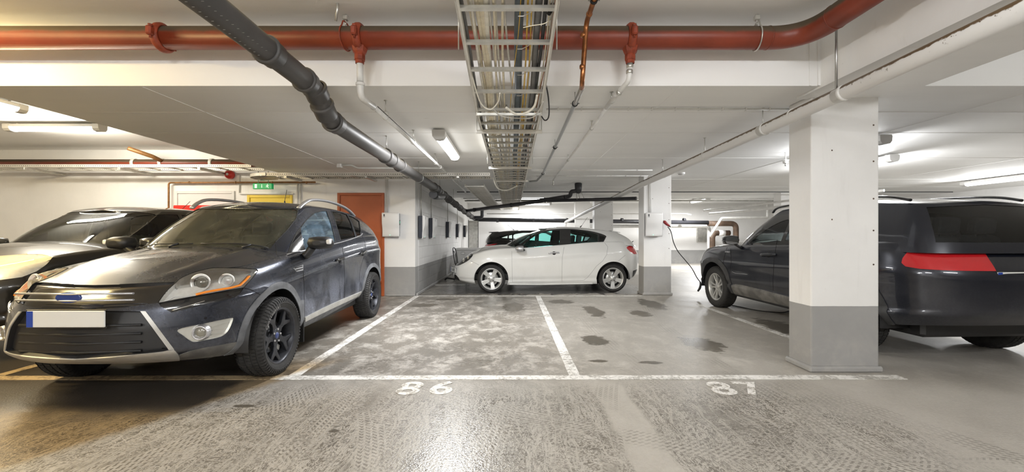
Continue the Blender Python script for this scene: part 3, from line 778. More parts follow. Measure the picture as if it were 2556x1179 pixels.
    def finish(s, root, body_mat, body_name='body_shell', low_split=None):
        """make one mesh per cut region (and its mirror image)"""
        bm = s.bm; bm.normal_update(); bm.verts.ensure_lookup_table()
        groups = {}
        for f in bm.faces: groups.setdefault(f[s.fid], []).append(f)
        made = {}
        jobs = []
        for fid, fs in sorted(groups.items()):
            sp = s.specs.get(fid, dict(name=body_name, m=body_mat, off=0, wall=False, pair=False, parent=None, label=None, delete=False))
            if sp['delete']: continue
            jobs.append((sp, fs))
            if sp.get('inner'):
                nm, mm, oo = sp['inner']; jobs.append((dict(sp, name=nm, m=mm, off=oo, wall=True, parent=sp['name'], inner=None, label=None), fs))
        for sp, fs in jobs:
            vid = {}; P = []; Nn = []; F = []
            off = sp['off']
            for f in fs:
                idx = []
                for v in f.verts:
                    if v.index not in vid:
                        vid[v.index] = len(P); n = v.normal.copy(); p = v.co + n * off
                        if abs(v.co.y) < 2e-4: n.y = 0; p.y = 0; n.normalize()
                        P.append(p); Nn.append(n)
                    idx.append(vid[v.index])
                F.append(idx)
            WF = []
            if off and sp['wall']:
                own = set(fs)
                for f in fs:
                    for e in f.edges:
                        if sum(1 for g in e.link_faces if g in own) == 1:
                            a, b = e.verts
                            if abs(a.co.y) < 2e-4 and abs(b.co.y) < 2e-4: continue
                            WF.append((a.co.copy(), b.co.copy(), P[vid[b.index]].copy(), P[vid[a.index]].copy()))
            def mk(sides):
                PP = []; NN = []; FF = []; base = 0
                for sg in sides:
                    mp = {}
                    for i, (p, n) in enumerate(zip(P, Nn)):
                        if len(sides) == 2 and sg < 0 and p.y == 0: mp[i] = i; continue
                        mp[i] = len(PP); PP.append((p.x, p.y * sg, p.z)); NN.append((n.x, n.y * sg, n.z))
                    for f in F:
                        q = [mp[i] for i in f]; FF.append(q if sg > 0 else q[::-1])
                    for quad in WF:
                        b0 = len(PP); u = (quad[1] - quad[0]).cross(quad[3] - quad[0]); u = u.normalized() if u.length > 1e-9 else Vector((0, 0, 1))
                        for p in quad: PP.append((p.x, p.y * sg, p.z)); NN.append((u.x, u.y * sg, u.z))
                        q = [b0, b0 + 1, b0 + 2, b0 + 3]; FF.append(q if sg > 0 else q[::-1])
                me = bpy.data.meshes.new(sp['name']); me.from_pydata(PP, [], FF); me.update()
                me.materials.append(M[sp['m']] if isinstance(sp['m'], str) else sp['m'])
                me.polygons.foreach_set('use_smooth', [True] * len(me.polygons))
                try: me.normals_split_custom_set_from_vertices(NN)
                except Exception as ex: print('normals', ex)
                o = bpy.data.objects.new(sp['name'], me); C.objects.link(o)
                par = root
                if sp['parent'] and sp['parent'] in made:
                    pr = made[sp['parent']]; par = pr[0 if sides[0] > 0 else -1]
                o.parent = par
                if sp['label']: o['label'] = sp['label']
                return o
            made.setdefault(sp['name'], [])
            if sp['pair']: made[sp['name']] += [mk((1,)), mk((-1,))]
            else: made[sp['name']].append(mk((1, -1)))
        s.made = made
        return made

def strips(root, name, polylines, r, m, both=True, n=6, label=None, flat=1.0):
    o = []
    for sg in ((1, -1) if both else (1,)):
        mb = MB()
        for pl in polylines: mb.tube([(p.x, p.y * sg, p.z) for p in pl], r, n, True, flat=flat)
        ob = mb.build(name, m, root); o.append(ob)
        if label: ob['label'] = label
        if len(polylines) > 1 and name in ('panel_gap', 'window_seal'): ob['kind'] = 'stuff'
    return o

# ---- wheels: axis along +y (outer face at y = +w/2)
def make_wheel(R, w, Rr, style, rim_m, seg=64, detail=True, text=None):
    t = bpy.data.objects.new('wheel', None); C.objects.link(t)
    hw = w / 2; ax = (0, 1, 0)
    prof = [(Rr - .012, -hw * .78), (Rr + .012, -hw * .86), (Rr + .05, -hw), (R - .045, -hw * 1.0), (R - .018, -hw * .90), (R - .006, -hw * .70), (R - .004, 0),
            (R - .006, hw * .70), (R - .018, hw * .90), (R - .045, hw * 1.0), (Rr + .05, hw * 1.0), (Rr + .03, hw * .95), (Rr + .012, hw * .88), (Rr - .012, hw * .80)]
    tyre = MB().lathe(prof, axis=ax, n=seg)
    # ring beads on the sidewall
    tyre.lathe([(R - .055, hw * .99), (R - .050, hw * 1.03), (R - .045, hw * .99)], axis=ax, n=seg)
    ty = tyre.build('tyre', 'tyre', t)
    if detail:
        tr = MB(); nb = 66
        rows = [(-.80, .10), (-.45, .26), (0, .30), (.45, .26), (.80, .10)]
        for k in range(nb):
            for ri, (c, wd) in enumerate(rows):
                a = 2 * PI * (k + .5 * (ri % 2)) / nb; da = 2 * PI / nb * .36; y0, y1 = (c - wd * .5 - .02) * hw, (c + wd * .5 + .02) * hw
                r0, r1 = R - .012, R + (.0 if abs(c) > .6 else .002)
                sk = .12 * da * (1 if ri % 2 else -1)
                q = []
                for rr in (r0, r1):
                    for (aa, yy) in ((a - da + sk, y0), (a + da + sk, y0), (a + da - sk, y1), (a - da - sk, y1)):
                        rz = rr - (.012 if abs(yy) > .85 * hw else 0)
                        q.append(tr.b.verts.new((math.sin(aa) * rz, yy, math.cos(aa) * rz)))
                tr.b.faces.new(q[4:8])
                for i in range(4): tr.b.faces.new((q[i], q[(i + 1) % 4], q[4 + (i + 1) % 4], q[4 + i]))
            # shoulder lugs
            for sg in (-1, 1):
                a = 2 * PI * k / nb; da = 2 * PI / nb * .30
                q = [tr.b.verts.new((math.sin(aa) * rr, yy * sg, math.cos(aa) * rr)) for (rr, yy) in ((R - .003, hw * .80), (R - .016, hw * .955), (R - .040, hw * 1.02)) for aa in (a - da, a + da)]
                tr.b.faces.new((q[0], q[1], q[3], q[2])); tr.b.faces.new((q[2], q[3], q[5], q[4]))
                tr.b.faces.new((q[4], q[5], tr.b.verts.new((math.sin(a + da) * (R - .045), hw * .99 * sg, math.cos(a + da) * (R - .045))), tr.b.verts.new((math.sin(a - da) * (R - .045), hw * .99 * sg, math.cos(a - da) * (R - .045)))))
        o = tr.build('tread', 'tyre', t); o['kind'] = 'stuff'
    lip = hw * .83
    rim = MB().lathe([(Rr - .004, -hw * .8), (Rr - .03, -hw * .6), (Rr - .035, hw * .4), (Rr - .018, lip - .02), (Rr - .014, lip - .004), (Rr - .002, lip + .004), (Rr + .008, lip + .002), (Rr + .010, lip - .008)], axis=ax, n=seg)
    rim.build('rim', rim_m, t)
    br = MB().lathe([(.06, hw * .05), (.145, hw * .05), (.148, hw * .0), (.145, -.02), (.06, -.02)], axis=ax, n=40)
    br.build('brake_disc', 'steel', t)
    MB().lathe([(.01, -.03), (.19, -.03), (Rr - .035, -hw * .5)], axis=ax, n=32).build('brake_shield', 'black_plastic', t)
    MB().box(-.05, .05, -.03, hw * .35, -.155, -.09, .012, rot=Matrix.Rotation(2.2, 3, 'Y')).build('brake_caliper', 'steel', t)
    yh = hw * .52          # hub face
    yo = lip - .014        # spoke face near rim
    def spoke(poly, m=rim_m, nm='spoke', top=0.0, bev=.004, th=.03):
        """poly in (radius, sideways); face follows a dished line from hub to rim"""
        for k in range(5):
            mb = MB(); a = 2 * PI * k / 5 + style.get('phase', 0); ca, sa = math.cos(a), math.sin(a)
            up = []; dn = []
            for (r, x) in poly:
                f = max(0, min(1, (r - .05) / (Rr - .05))); yy = yh + (yo - yh) * f ** 1.6 + top
                pos = (sa * r + ca * x, ca * r - sa * x)
                up.append(mb.b.verts.new((pos[0], yy, pos[1]))); dn.append(mb.b.verts.new((pos[0], yy - th, pos[1])))
            fs = [mb.b.faces.new(up)]
            n = len(poly)
            for i in range(n): mb.b.faces.new((up[i], dn[i], dn[(i + 1) % n], up[(i + 1) % n]))
            mb.b.normal_update()
            bmesh.ops.bevel(mb.b, geom=list(fs[0].edges), offset=bev, segments=2, affect='EDGES', profile=.6)
            mb.build(nm, m, t)
    kind = style['kind']
    if kind == 'Y':
        poly = [(.045, -.042), (.10, -.024), (.135, -.030), (.17, -.055), (Rr - .012, -.098), (Rr - .010, -.062), (Rr - .045, -.034), (.175, 0),
                (Rr - .045, .034), (Rr - .010, .062), (Rr - .012, .098), (.17, .055), (.135, .030), (.10, .024), (.045, .042)]
        spoke(poly, bev=.006)
    elif kind == 'five':
        spoke([(.03, -.036), (.08, -.034), (Rr - .014, -.050), (Rr - .008, 0), (Rr - .014, .050), (.08, .034), (.03, .036)], bev=.005)
    else:
        for sg in (-1, 1):
            spoke([(.03, sg * .004), (.09, sg * .004), (Rr - .012, sg * .030), (Rr - .012, sg * .064), (.10, sg * .036), (.03, sg * .036)][::1 if sg > 0 else -1], bev=.004)
    hub = MB().lathe([(.001, yh + .004), (.058, yh + .004), (.066, yh - .004), (.068, yh - .04), (.03, yh - .06)], axis=ax, n=30)
    hub.build('hub', rim_m, t)
    MB().lathe([(.001, yh + .010), (.024, yh + .009), (.029, yh + .004)], axis=ax, n=24).build('centre_cap', style.get('cap', rim_m), t)
    for k in range(5):
        a = 2 * PI * (k + .5) / 5 + style.get('phase', 0)
        MB().cyl((math.sin(a) * .056, yh - .004, math.cos(a) * .056), (math.sin(a) * .056, yh + .010, math.cos(a) * .056), .0095, 6).build('lug_nut', style.get('nut', 'steel'), t)
    MB().cyl((0, yh - .05, 0), (0, -hw, 0), .05, 12).build('axle_stub', 'black_plastic', t)
    return t

def add_wheels(root, S, wheel):
    xf, xr, z, yt = S['axf'], S['axr'], S['R'], S['yt']
    out = []
    for i, (x, sg) in enumerate(((xf, 1), (xr, 1), (xf, -1), (xr, -1))):
        w = wheel if i == 0 else copy_tree(wheel)
        w.parent = root; w.location = (x, sg * yt, z - .004)
        w.rotation_euler = (0, S.get('spin', (0, .5, 1.1, .3))[i] * 1.0, 0 if sg > 0 else PI)
        out.append(w)
    return out

def arch(S, skin, x, R, depth=.34):
    z = S['R'] + S.get('arch_dz', 0.0)
    poly = [(x + R * math.cos(a), z + R * math.sin(a)) for a in [PI * (-.16 + 1.32 * i / 30) for i in range(31)]]
    poly = [(poly[0][0], .05)] + poly + [(poly[-1][0], .05)]
    skin.feature(SideProj(), poly, 'wheel_arch', 'black_plastic', patch=0, smooth=False, delete=True, over=tuple(range(1, 999)))
def arch_liner(root, S, x, R, yo):
    z = S['R'] + S.get('arch_dz', 0.0)
    for sg in (1, -1):
        mb = MB(); prev = None; n = 30
        for i in range(n + 1):
            a = PI * (-.03 + 1.06 * i / n); q = [(yo, R + .004), (yo - .05, R + .012), (.45, R + .012), (.45, .10)]
            cur = [mb.b.verts.new((x + r * math.cos(a), sg * y, z + r * math.sin(a))) for y, r in q]
            if prev:
                for k in range(3): mb.b.faces.new((prev[k], prev[k + 1], cur[k + 1], cur[k])).smooth = k < 2
            prev = cur
        mb.build('arch_liner', 'black_plastic', root)

def cabin(root, S):
    """floor, dashboard, wheel and seats seen through the glass"""
    x0, w, zs, zr = S['cab']            # dashboard x, half width, seat height, roof z
    MB().box(x0 - 2.35, x0 + .15, -w, w, .32, .46, .03).box(x0 - 2.35, x0 + .1, -w, -w + .06, .4, S['cab_belt']).box(x0 - 2.35, x0 + .1, w - .06, w, .4, S['cab_belt']).build('cabin_tub', 'cabin', root)
    d = MB(); d.prism([(-.32, -.25), (-.30, 0), (-.22, .06), (.02, .09), (.35, .06), (.5, -.04), (.5, -.3)], (x0 - .05, -w, S['cab_belt'] - .06), (1, 0, 0), (0, 0, 1), (0, 1, 0), 2 * w)
    d.build('dashboard', 'cabin', root)
    wy = .37
    c = Vector((x0 - .48, wy, S['cab_belt'] - .02)); ring = []
    for k in range(25):
        a = 2 * PI * k / 24; ring.append(c + Vector((math.cos(a) * .07, math.sin(a) * .18, math.cos(a) * .165)))
    MB().tube(ring, .014, 8, False).tube([c, c + Vector((.22, 0, -.1))], .03, 8).tube([c + Vector((0, -.17, 0)), c + Vector((0, .17, 0))], .016, 8).tube([c, ring[12]], .014, 8).build('steering_wheel', 'black_plastic', root)
    rows = [(x0 - .95, (.37, -.37), .46), (x0 - 1.85, (.40, -.40, 0), .44)]
    for x, ys, wd in rows:
        for y in ys:
            if wd == .44 and y == 0: wd2 = .34
            else: wd2 = wd
            s = MB(); s.box(x - .24, x + .26, y - wd2 / 2, y + wd2 / 2, zs - .16, zs, .05, seg=2)
            s.box(-.07 + x - .33, .07 + x - .33, y - wd2 / 2, y + wd2 / 2, zs - .05, zs + .60, .05, rot=Matrix.Rotation(-.28, 3, 'Y'), seg=2)
            o = s.build('seat', 'seat_cloth', root, smooth=True)
            h = MB().box(x - .50, x - .41, y - .13, y + .13, zs + .60, zs + .78, .035, rot=Matrix.Rotation(-.12, 3, 'Y'), seg=2)
            h.cyl((x - .44, y - .06, zs + .5), (x - .455, y - .06, zs + .64), .007, 6).cyl((x - .44, y + .06, zs + .5), (x - .455, y + .06, zs + .64), .007, 6)
            h.build('headrest', 'seat_cloth', o)
    m = MB().box(-.015, .015, -.11, .11, -.035, .035, .012, seg=2); mo = m.build('rear_view_mirror', 'black_plastic', root)
    mo.location = (x0 - .33, 0, zr - .14)

def underbody(root, S):
    x0, x1 = S['xR'] + .35, S['xF'] - .45
    mb = MB().box(x0, x1, -.60, .60, .25, .42, .03)
    mb.box(S['axr'] + .45, S['axf'] - .45, -S['W'] + .10, S['W'] - .10, .26, .40, .02)
    mb.cyl((S['axf'], -.7, S['R']), (S['axf'], .7, S['R']), .03, 8).cyl((S['axr'], -.7, S['R']), (S['axr'], .7, S['R']), .04, 8)
    mb.build('underbody', 'black_plastic', root)
def antenna(root, x, z, L=.35, back=-.12):
    a = MB().tube([(x, 0, z - .01), (x - .02, 0, z + .02)], .016, 8, r2=.008).tube([(x - .02, 0, z + .02), (x - .02 + back, 0, z + L)], .0035, 6)
    return a.build('antenna', 'black_plastic', root)
def plate(root, x, z, txt, sg=1, tilt=0.0, name='number_plate'):
    t = MB().box(-.006, .006, -.26, .26, -.056, .056, .004).build(name, 'plate_white', root)
    t.location = (x, 0, z); t.rotation_euler = (0, tilt, 0)
    f = MB().box(-.010 * sg, .002 * sg, -.268, .268, -.064, -.054, .002).box(-.01 * sg, .002 * sg, -.268, .268, .054, .064, .002); f.build('plate_frame', 'black_plastic', t)
    MB().box(.0065 * sg - .0004, .0065 * sg + .0004, -.258 if sg > 0 else .215, -.215 if sg > 0 else .258, -.054, .054).build('plate_band', M.get('plate_blue') or mat('plate_blue', (.02, .06, .35), .4), t)
    if txt:
        mt = Matrix.Translation((.0068 * sg, .02, 0)) @ (Matrix.Rotation(PI / 2, 4, 'Z') @ Matrix.Rotation(PI / 2, 4, 'X') if sg > 0 else Matrix.Rotation(-PI / 2, 4, 'Z') @ Matrix.Rotation(PI / 2, 4, 'X'))
        text_mesh(txt, .095, .0004, 'lettering', M['ink'], t, mt)
    return t
# ------------------------------------------------------------------ car 1: dark blue-grey SUV, nose towards the camera
paint('paint_slate', (.032, .036, .050), .72, .25, dust=1.0, dustcol=(.25, .27, .33))
paint('paint_white', (.72, .72, .70), .0, .35, dust=.25, dustcol=(.5, .48, .44))
paint('paint_navy', (.010, .012, .021), .4, .30, dust=.30, dustcol=(.10, .10, .11))
paint('paint_black', (.018, .017, .015), .4, .33, dust=.2, dustcol=(.12, .11, .09))
paint('paint_pale', (.50, .51, .49), .5, .33)
glass('glass_clear', (.80, .88, .86, 1), 1.0)
glass('glass_dust_reflection', (.72, .76, .66, 1), 1.1, .0, .15, (.55, .54, .38))  # olive reflected haze painted into the pane, along with dust
glass('glass_reflection_tint', (.66, .80, .84, 1), 1.5, .0, .20, (.40, .60, .78))  # blue reflection painted onto the pane as a diffuse veil
glass('glass_tint', (.36, .40, .42, 1), 1.2)
glass('glass_teal', (.52, .86, .83, 1), 1.0)
glass('lens_clear', (.93, .93, .92, 1), 1.0)
mat('blue_cap', (.02, .05, .22), .3, coat=1)
mat('dark_alloy', (.045, .047, .055), .38, metal=.55, var=.2, scale=20)
mat('silver_alloy', (.60, .60, .58), .32, metal=.7)
mat('seam', (.004, .004, .005), .8)
mat('fog_chrome', (.80, .80, .76), .22, metal=.7)
mat('skid_silver', (.56, .55, .52), .4, metal=.45, var=.12, scale=6)

def car_root(name, label, cx, cy, heading, group=None):
    t = thing(name, label, 'car', (cx, cy, 0), heading, group)
    mw = Matrix.Translation((cx, cy, 0)) @ Matrix.Rotation(heading, 4, 'Z')
    return t, mw

def surf(skin, proj, p):
    o, d = proj.ray(p); h = skin.bvh.ray_cast(o, d); n = h[1] if h[1].dot(d) < 0 else -h[1]
    return h[0], n

def handle(root, skin, proj, a, b, m='black_gloss', lift=.032, r=.011, cup=True):
    pa, na = surf(skin, proj, a); pb, nb = surf(skin, proj, b)
    if cup:
        c = (pa + pb) / 2; n = ((na + nb) / 2).normalized()
        for sg in (1, -1):
            k = MB().lathe([(.001, .003), (.03, .0035), (.040, .0015), (.042, -.004)], (c.x, c.y * sg, c.z), (n.x, n.y * sg, n.z), 20); k.build('handle_cup', 'seam', root)
    for sg in (1, -1):
        q = [pa, pa + na * lift, pa * .8 + pb * .2 + na * lift, pa * .2 + pb * .8 + nb * lift, pb + nb * lift, pb]
        q = [pa + na * .0, pa * .95 + pb * .05 + na * lift * .8, pa * .8 + pb * .2 + na * lift, pa * .2 + pb * .8 + nb * lift, pa * .05 + pb * .95 + nb * lift * .8, pb]
        mb = MB().tube([(p.x, p.y * sg, p.z) for p in bend(q, .02)], r, 10, flat=1.25); mb.build('door_handle', m, root)

def mirror_head(root, c, sx, sy, sz, m, base, stalk_m='black_plastic', lens=None, r=.045):
    """c: centre; base: point on the door"""
    for sg in (1, -1):
        h = MB(); pts = [(-.5, 0), (-.42, .42), (-.1, .5), (.25, .48), (.46, .3), (.5, -.05), (.38, -.42), (-.05, -.5), (-.42, -.4)]
        n = len(pts); rings = []
        for (xo, k) in ((-.5, .93), (-.35, 1.0), (.0, .98), (.3, .84), (.45, .6), (.5, .3)):
            rings.append([h.b.verts.new((c[0] + xo * sx, sg * (c[1] + y * sy * k), c[2] + z * sz * k)) for y, z in pts])
        for i in range(len(rings) - 1):
            for j in range(n): h.b.faces.new((rings[i][j], rings[i][(j + 1) % n], rings[i + 1][(j + 1) % n], rings[i + 1][j])).smooth = True
        h.b.faces.new(rings[-1])
        o = h.build('wing_mirror', m, root)
        g = MB(); rr = [g.b.verts.new((c[0] - .46 * sx, sg * (c[1] + y * sy * .9), c[2] + z * sz * .9)) for y, z in pts]; g.b.faces.new(rr); g.build('mirror_glass', 'mirror', o)
        MB().tube([(base[0], sg * base[1], base[2]), (base[0] + .0, sg * (base[1] + (c[1] - sy * .5 - base[1]) * .6), base[2] + .01), (c[0], sg * (c[1] - sy * .28), c[2] - sz * .30)], [r, r * .8, r * .85], 10, flat=.8).build('mirror_stalk', stalk_m, o)
        if lens: MB().box(c[0] + .02 * sx, c[0] + .38 * sx, sg * (c[1] + sy * .32), sg * (c[1] + sy * .50), c[2] - sz * .10, c[2] + sz * .26, .014, seg=2).build('mirror_indicator', lens, o)

# ---- SUV 1
K1 = dict(xF=2.225, xR=-2.215, W=.912, Lf=.86, nf=2.5, Lr=.62, nr=2.9, axf=1.295, axr=-1.345, R=.345, yt=.828, spin=(.42, .9, .2, .7),
          zt=[(2.225, .875), (2.0, .905), (1.565, .965), (1.0, 1.035), (.8, 1.06), (-.1, 1.165), (-.95, 1.23), (-1.75, 1.255), (-2.0, 1.22), (-2.215, 1.15)],
          zb=[(2.225, .33), (1.8, .30), (.8, .285), (-.5, .33), (-1.0, .37), (-1.8, .40), (-2.215, .42)],
          dw=[(0, -.075), (.07, -.035), (.16, -.012), (.3, -.012), (.5, -.018), (.66, -.012), (.72, -.006), (.80, -.030), (.92, -.052), (1, -.085)],
          dxf=[(0, -.16), (.08, -.07), (.2, 0), (.45, 0), (.62, -.02), (.8, -.06), (1, -.15)], dxr=[(0, .1), (.2, .0), (.5, 0), (.8, .05), (1, .12)],
          crown=[(-2.215, .0), (-1.9, .03), (.6, .03), (.9, .115), (1.5, .095), (1.9, .055), (2.225, 0)],
          ridge=[(.60, .014, .07)], cowl=.75, rdeck=-1.95, flare=[(1.32, .016, .42), (-1.36, .022, .45)],
          cab=(.75, .74, .66, 1.60), cab_belt=1.03,
          top=dict(base=(1.14, -2.14, .835, .56, 2.7, .35, 3.2), roof=(.38, -1.86, .60, .34, 2.9, .22, 3.4), bulge=.035, bulge_f=.035,
                   zb=[(-2.2, 1.12), (-.9, 1.19), (0, 1.10), (.6, 1.02), (.8, 1.01), (1.14, 1.05)], zr=[(-1.86, 1.50), (-1.2, 1.575), (-.5, 1.605), (0, 1.60), (.38, 1.545)],
                   crown=[(-1.86, .03), (-.5, .062), (.38, .04)]))
root1, mw1 = car_root('sport_utility_car', 'dark blue-grey SUV with silver roof rails and dark alloys, parked nose out at the left', -3.03, 5.065, -PI / 2 + .012)
sk = Skin(K1); pj = CamProj(mw1)
arch_c = ((1.305, .418, .478), (-1.345, .418, .480))
for xa, Ri, Ro in arch_c:
    arch(K1, sk, xa, Ri)
    ring = [(xa + Ro * math.cos(a), .345 + Ro * math.sin(a)) for a in [PI * (-.10 + 1.2 * i / 40) for i in range(41)]]
    sk.feature(SideProj(), [(ring[0][0], .20)] + ring + [(ring[-1][0], .20)], 'arch_cladding', 'cladding', patch=0, off=.008, smooth=False)
F = sk.feature
F(pj, [(398, 757.4, 1), (396.8, 754), (406.3, 740.4), (417, 726.8), (438.8, 706.5), (452.4, 695), (485, 680.7), (518.9, 671.9), (542, 669.2), (600, 670.2), (641, 672.6, 1), (644.5, 677.3, 1), (634, 691.6), (609.8, 718.7, 1), (539, 731), (466, 744.5)],
  'headlamp', 'lens_clear', patch=0, inner=('headlamp_housing', 'reflector', -.055), off=.0015)
F(pj, [(437.5, 705.5, 1), (417, 727), (406, 740.5), (396, 756.5, 1), (300, 770, 1), (100, 790, 1), (100, 716, 1), (300, 711, 1)], 'grille_upper', 'black_gloss', patch=0, off=-.012, pair=False)
F(pj, [(398, 758, 1), (404, 766.5), (429, 781.5, 1), (512, 761), (575, 747.5), (598, 735), (609.5, 720, 1), (539, 732), (466, 745.5)], 'headlamp_lower_trim', 'black_gloss', patch=0, off=-.010)
F(pj, [(445, 824), (505, 809.8), (560, 798), (581.3, 794.2, 1), (582.7, 799), (571.8, 824.8), (552.8, 841), (512, 850.6), (487.7, 854.6), (476.8, 852), (460, 840)], 'fog_lamp_surround', 'fog_chrome', patch=0, off=-.016)
F(pj, [(352, 778, 1), (365, 778, 1), (436, 873, 1), (422.5, 874, 1)], 'bumper_bar', 'skid_silver', patch=0, off=.006)
F(pj, [(351.5, 778, 1), (422, 874, 1), (394, 880), (250, 893), (100, 900, 1), (100, 775, 1)], 'grille_lower', 'black_plastic', patch=0, off=-.03, pair=False)
F(pj, [(394, 880, 1), (434.8, 873, 1), (444, 883), (449.7, 895), (448, 930, 1), (60, 975, 1), (60, 904, 1), (250, 893)], 'skid_plate', 'skid_silver', patch=0, off=.008, pair=False)
F(pj, [(448.5, 887, 1), (487.7, 873.6), (552.8, 861.4), (623.4, 849, 1), (640, 850, 1), (640, 930, 1), (448, 930, 1)], 'lower_bumper_cladding', 'dirty_cladding', patch=0, off=.004)
F(pj, [(760.7, 793, 1), (760.7, 803.5, 1), (830, 769.8), (898, 738.5, 1), (907, 726.5, 1), (830, 758.6)], 'sill_strip', 'skid_silver', patch=0, off=.012)
F(pj, [(751, 750, 1), (759.5, 750, 1), (761, 803.5, 1), (830, 769.8), (898, 738.5, 1), (915, 760, 1), (880, 800, 1), (745, 900, 1)], 'sill_cladding', 'cladding', patch=0, off=.003)
F(pj, [(759, 639, 1), (757.5, 660), (759, 700), (761.5, 793, 1), (861, 746, 1), (861.6, 705), (859, 640), (855, 617), (850, 603, 1), (838, 606), (764, 621)], 'front_door', 'paint_slate', patch=0)
F(pj, [(850, 603, 1), (855, 617), (859, 640), (861.6, 705), (861, 746, 1), (899, 729, 1), (897, 705), (899, 680), (905, 655), (913, 630), (910, 605), (902, 582, 1)], 'rear_door', 'paint_slate', patch=0)
F(pj, [(732.6, 670.5, 1), (757, 661.7, 1), (757, 676, 1), (741, 679.5, 1)], 'wing_vent', 'satin_silver', patch=0, off=.004)
F(pj, [(689, 560, 1), (689, 611, 1), (693, 642.5, 1), (650, 655), (600, 667), (548, 669.0), (518, 671), (484, 680), (452, 694.5), (437, 705.5, 1), (300, 711, 1), (60, 716, 1), (60, 500, 1)], 'bonnet', 'paint_slate', patch=0, pair=False)
# glass
F(pj, [(520, 523.5, 1), (640, 522.5), (735, 522.5), (744.5, 527.5), (740, 547), (718, 575), (687.5, 606, 1), (676, 620, 1), (380, 640, 1), (380, 560, 1)], 'windscreen', 'glass_dust_reflection', patch=1, pair=False, off=-.004)
F(pj, [(752.7, 567), (767, 548.7), (785.5, 532.7), (803.8, 527.3), (815.5, 527.5, 1), (826.7, 556), (834.4, 586.9), (838.5, 607.5, 1), (764, 624, 1), (757, 600)], 'front_side_window', 'glass_reflection_tint', patch=1, off=-.006)
F(pj, [(751, 568.5, 1), (741, 582), (727, 612), (719, 636.5, 1), (763, 625, 1), (756, 600)], 'mirror_sail', 'black_gloss', patch=1, off=.001)
F(pj, [(827.5, 527.8, 1), (851, 530.6), (866.4, 536.2, 1), (877, 556.3), (888, 592.8, 1), (852, 603.4, 1), (842.5, 571.6), (834, 541)], 'rear_side_window', 'glass_tint', patch=1, off=-.006)
F(pj, [(870, 538, 1), (883.2, 543), (897.5, 553.3), (901.5, 578), (900, 587), (891, 591.5, 1), (879.5, 557.9)], 'quarter_window', 'glass_tint', patch=1, off=-.006)
F(EndProj(-1), [(-.1, 1.20, 1), (.62, 1.21, 1), (.66, 1.25), (.56, 1.50, 1), (-.1, 1.53, 1)], 'rear_window', 'glass_tint', patch=1, pair=False, off=-.006)
F(SideProj(), [(-1.93, 1.245, 1), (-2.3, 1.24, 1), (-2.3, .90, 1), (-2.12, .94)], 'tail_lamp', 'lamp_red', patch=0, off=.004)
sk.finish(root1, M['paint_slate'])
# seams, seals, bright work
gap = []
for pl in ([(689, 611), (693, 642.5), (650, 655), (600, 667), (560, 669.5)], [(609.8, 719), (630, 725), (660, 742), (668, 746)], [(757.3, 662), (759, 700), (761.5, 793)],
           [(851, 606), (855, 617), (859, 640), (861.6, 705), (861, 750)], [(904, 588), (912, 606), (913.5, 630), (905, 655), (899, 680), (897.5, 705)], [(437, 705.5), (394, 706.5), (300, 711)], [(719, 636), (695, 640)]):
    gap += sk.drape(pj, pl)
strips(root1, 'panel_gap', gap, .0028, 'seam')
seal = []
for pl in ([(752.7, 567), (767, 548.7), (785.5, 532.7), (803.8, 527.3), (815.5, 527.5), (826.7, 556), (834.4, 586.9), (838.5, 607.5)], [(827.5, 527.8), (851, 530.6), (866.4, 536.2), (877, 556.3), (888, 592.8)],
           [(852, 603.4), (842.5, 571.6), (834, 541), (827.5, 527.8)], [(870, 538), (883.2, 543), (897.5, 553.3), (901.5, 578), (900, 587)], [(870, 538), (879.5, 557.9), (891, 591.5)],
           [(751, 568.5), (741, 582), (727, 612), (718.5, 637)], [(744.5, 527.5), (740, 547), (718, 575), (687.5, 606)], [(640, 522.5), (735, 522.5), (744.5, 527.5)]):
    seal += sk.drape(pj, pl)
strips(root1, 'window_seal', seal, .0055, 'black_rubber')
hl = sk.drape(pj, smooth_poly([(398, 757.4, 1), (396.8, 754), (406.3, 740.4), (417, 726.8), (438.8, 706.5), (452.4, 695), (485, 680.7), (518.9, 671.9), (542, 669.2), (600, 670.2), (641, 672.6, 1), (644.5, 677.3, 1), (634, 691.6), (609.8, 718.7, 1), (539, 731), (466, 744.5)]), closed=True)
strips(root1, 'headlamp_gasket', hl, .0035, 'seam')
strips(root1, 'chrome_strip', sk.drape(pj, [(717.5, 638), (741, 631.5), (764, 625.5), (800, 617.5), (838, 609.5), (852, 606), (872, 600), (890, 593.5), (901, 588.5), (904, 584)], lift=.009), .0095, 'satin_silver', flat=.7)
strips(root1, 'vent_slot', sk.drape(pj, [(736, 670.5), (754, 665.5)], lift=.006) + sk.drape(pj, [(739.5, 675.5), (755, 671.5)], lift=.006), .005, 'black_plastic')
# headlamp innards
for nm, px, r, L, m1 in (('projector_lens', (497, 706), .048, .03, 'lens_core'), ('main_beam_bowl', (563, 701), .040, .02, 'reflector')):
    p, n = surf(sk, pj, px); ax = Vector((.93, .30, .12)).normalized()
    for sg in (1, -1):
        q = p - ax * .045; c = (q.x, q.y * sg, q.z); a = (ax.x, ax.y * sg, ax.z)
        MB().lathe([(r * .2, -.03), (r * 1.05, -.02), (r * 1.35, .012), (r * 1.42, .014), (r * 1.30, .016), (r * 1.0, -.002)], c, a, 28).build('headlamp_bezel', 'reflector', root1)
        MB().lathe([(.0005, .016), (r * .45, .013), (r * .8, .004), (r * .98, -.006)], c, a, 24).build(nm, m1, root1)
strips(root1, 'indicator_lens', sk.drape(pj, [(489, 736), (515, 729.5), (545, 724), (575, 719.5), (600, 713), (612, 702), (623, 690)], lift=-.006), .018, 'amber', n=8, flat=.55)
strips(root1, 'headlamp_brow', sk.drape(pj, [(520, 677), (560, 674.5), (600, 676), (630, 677.5)], lift=-.012), .010, 'satin_silver', n=8, flat=.5)
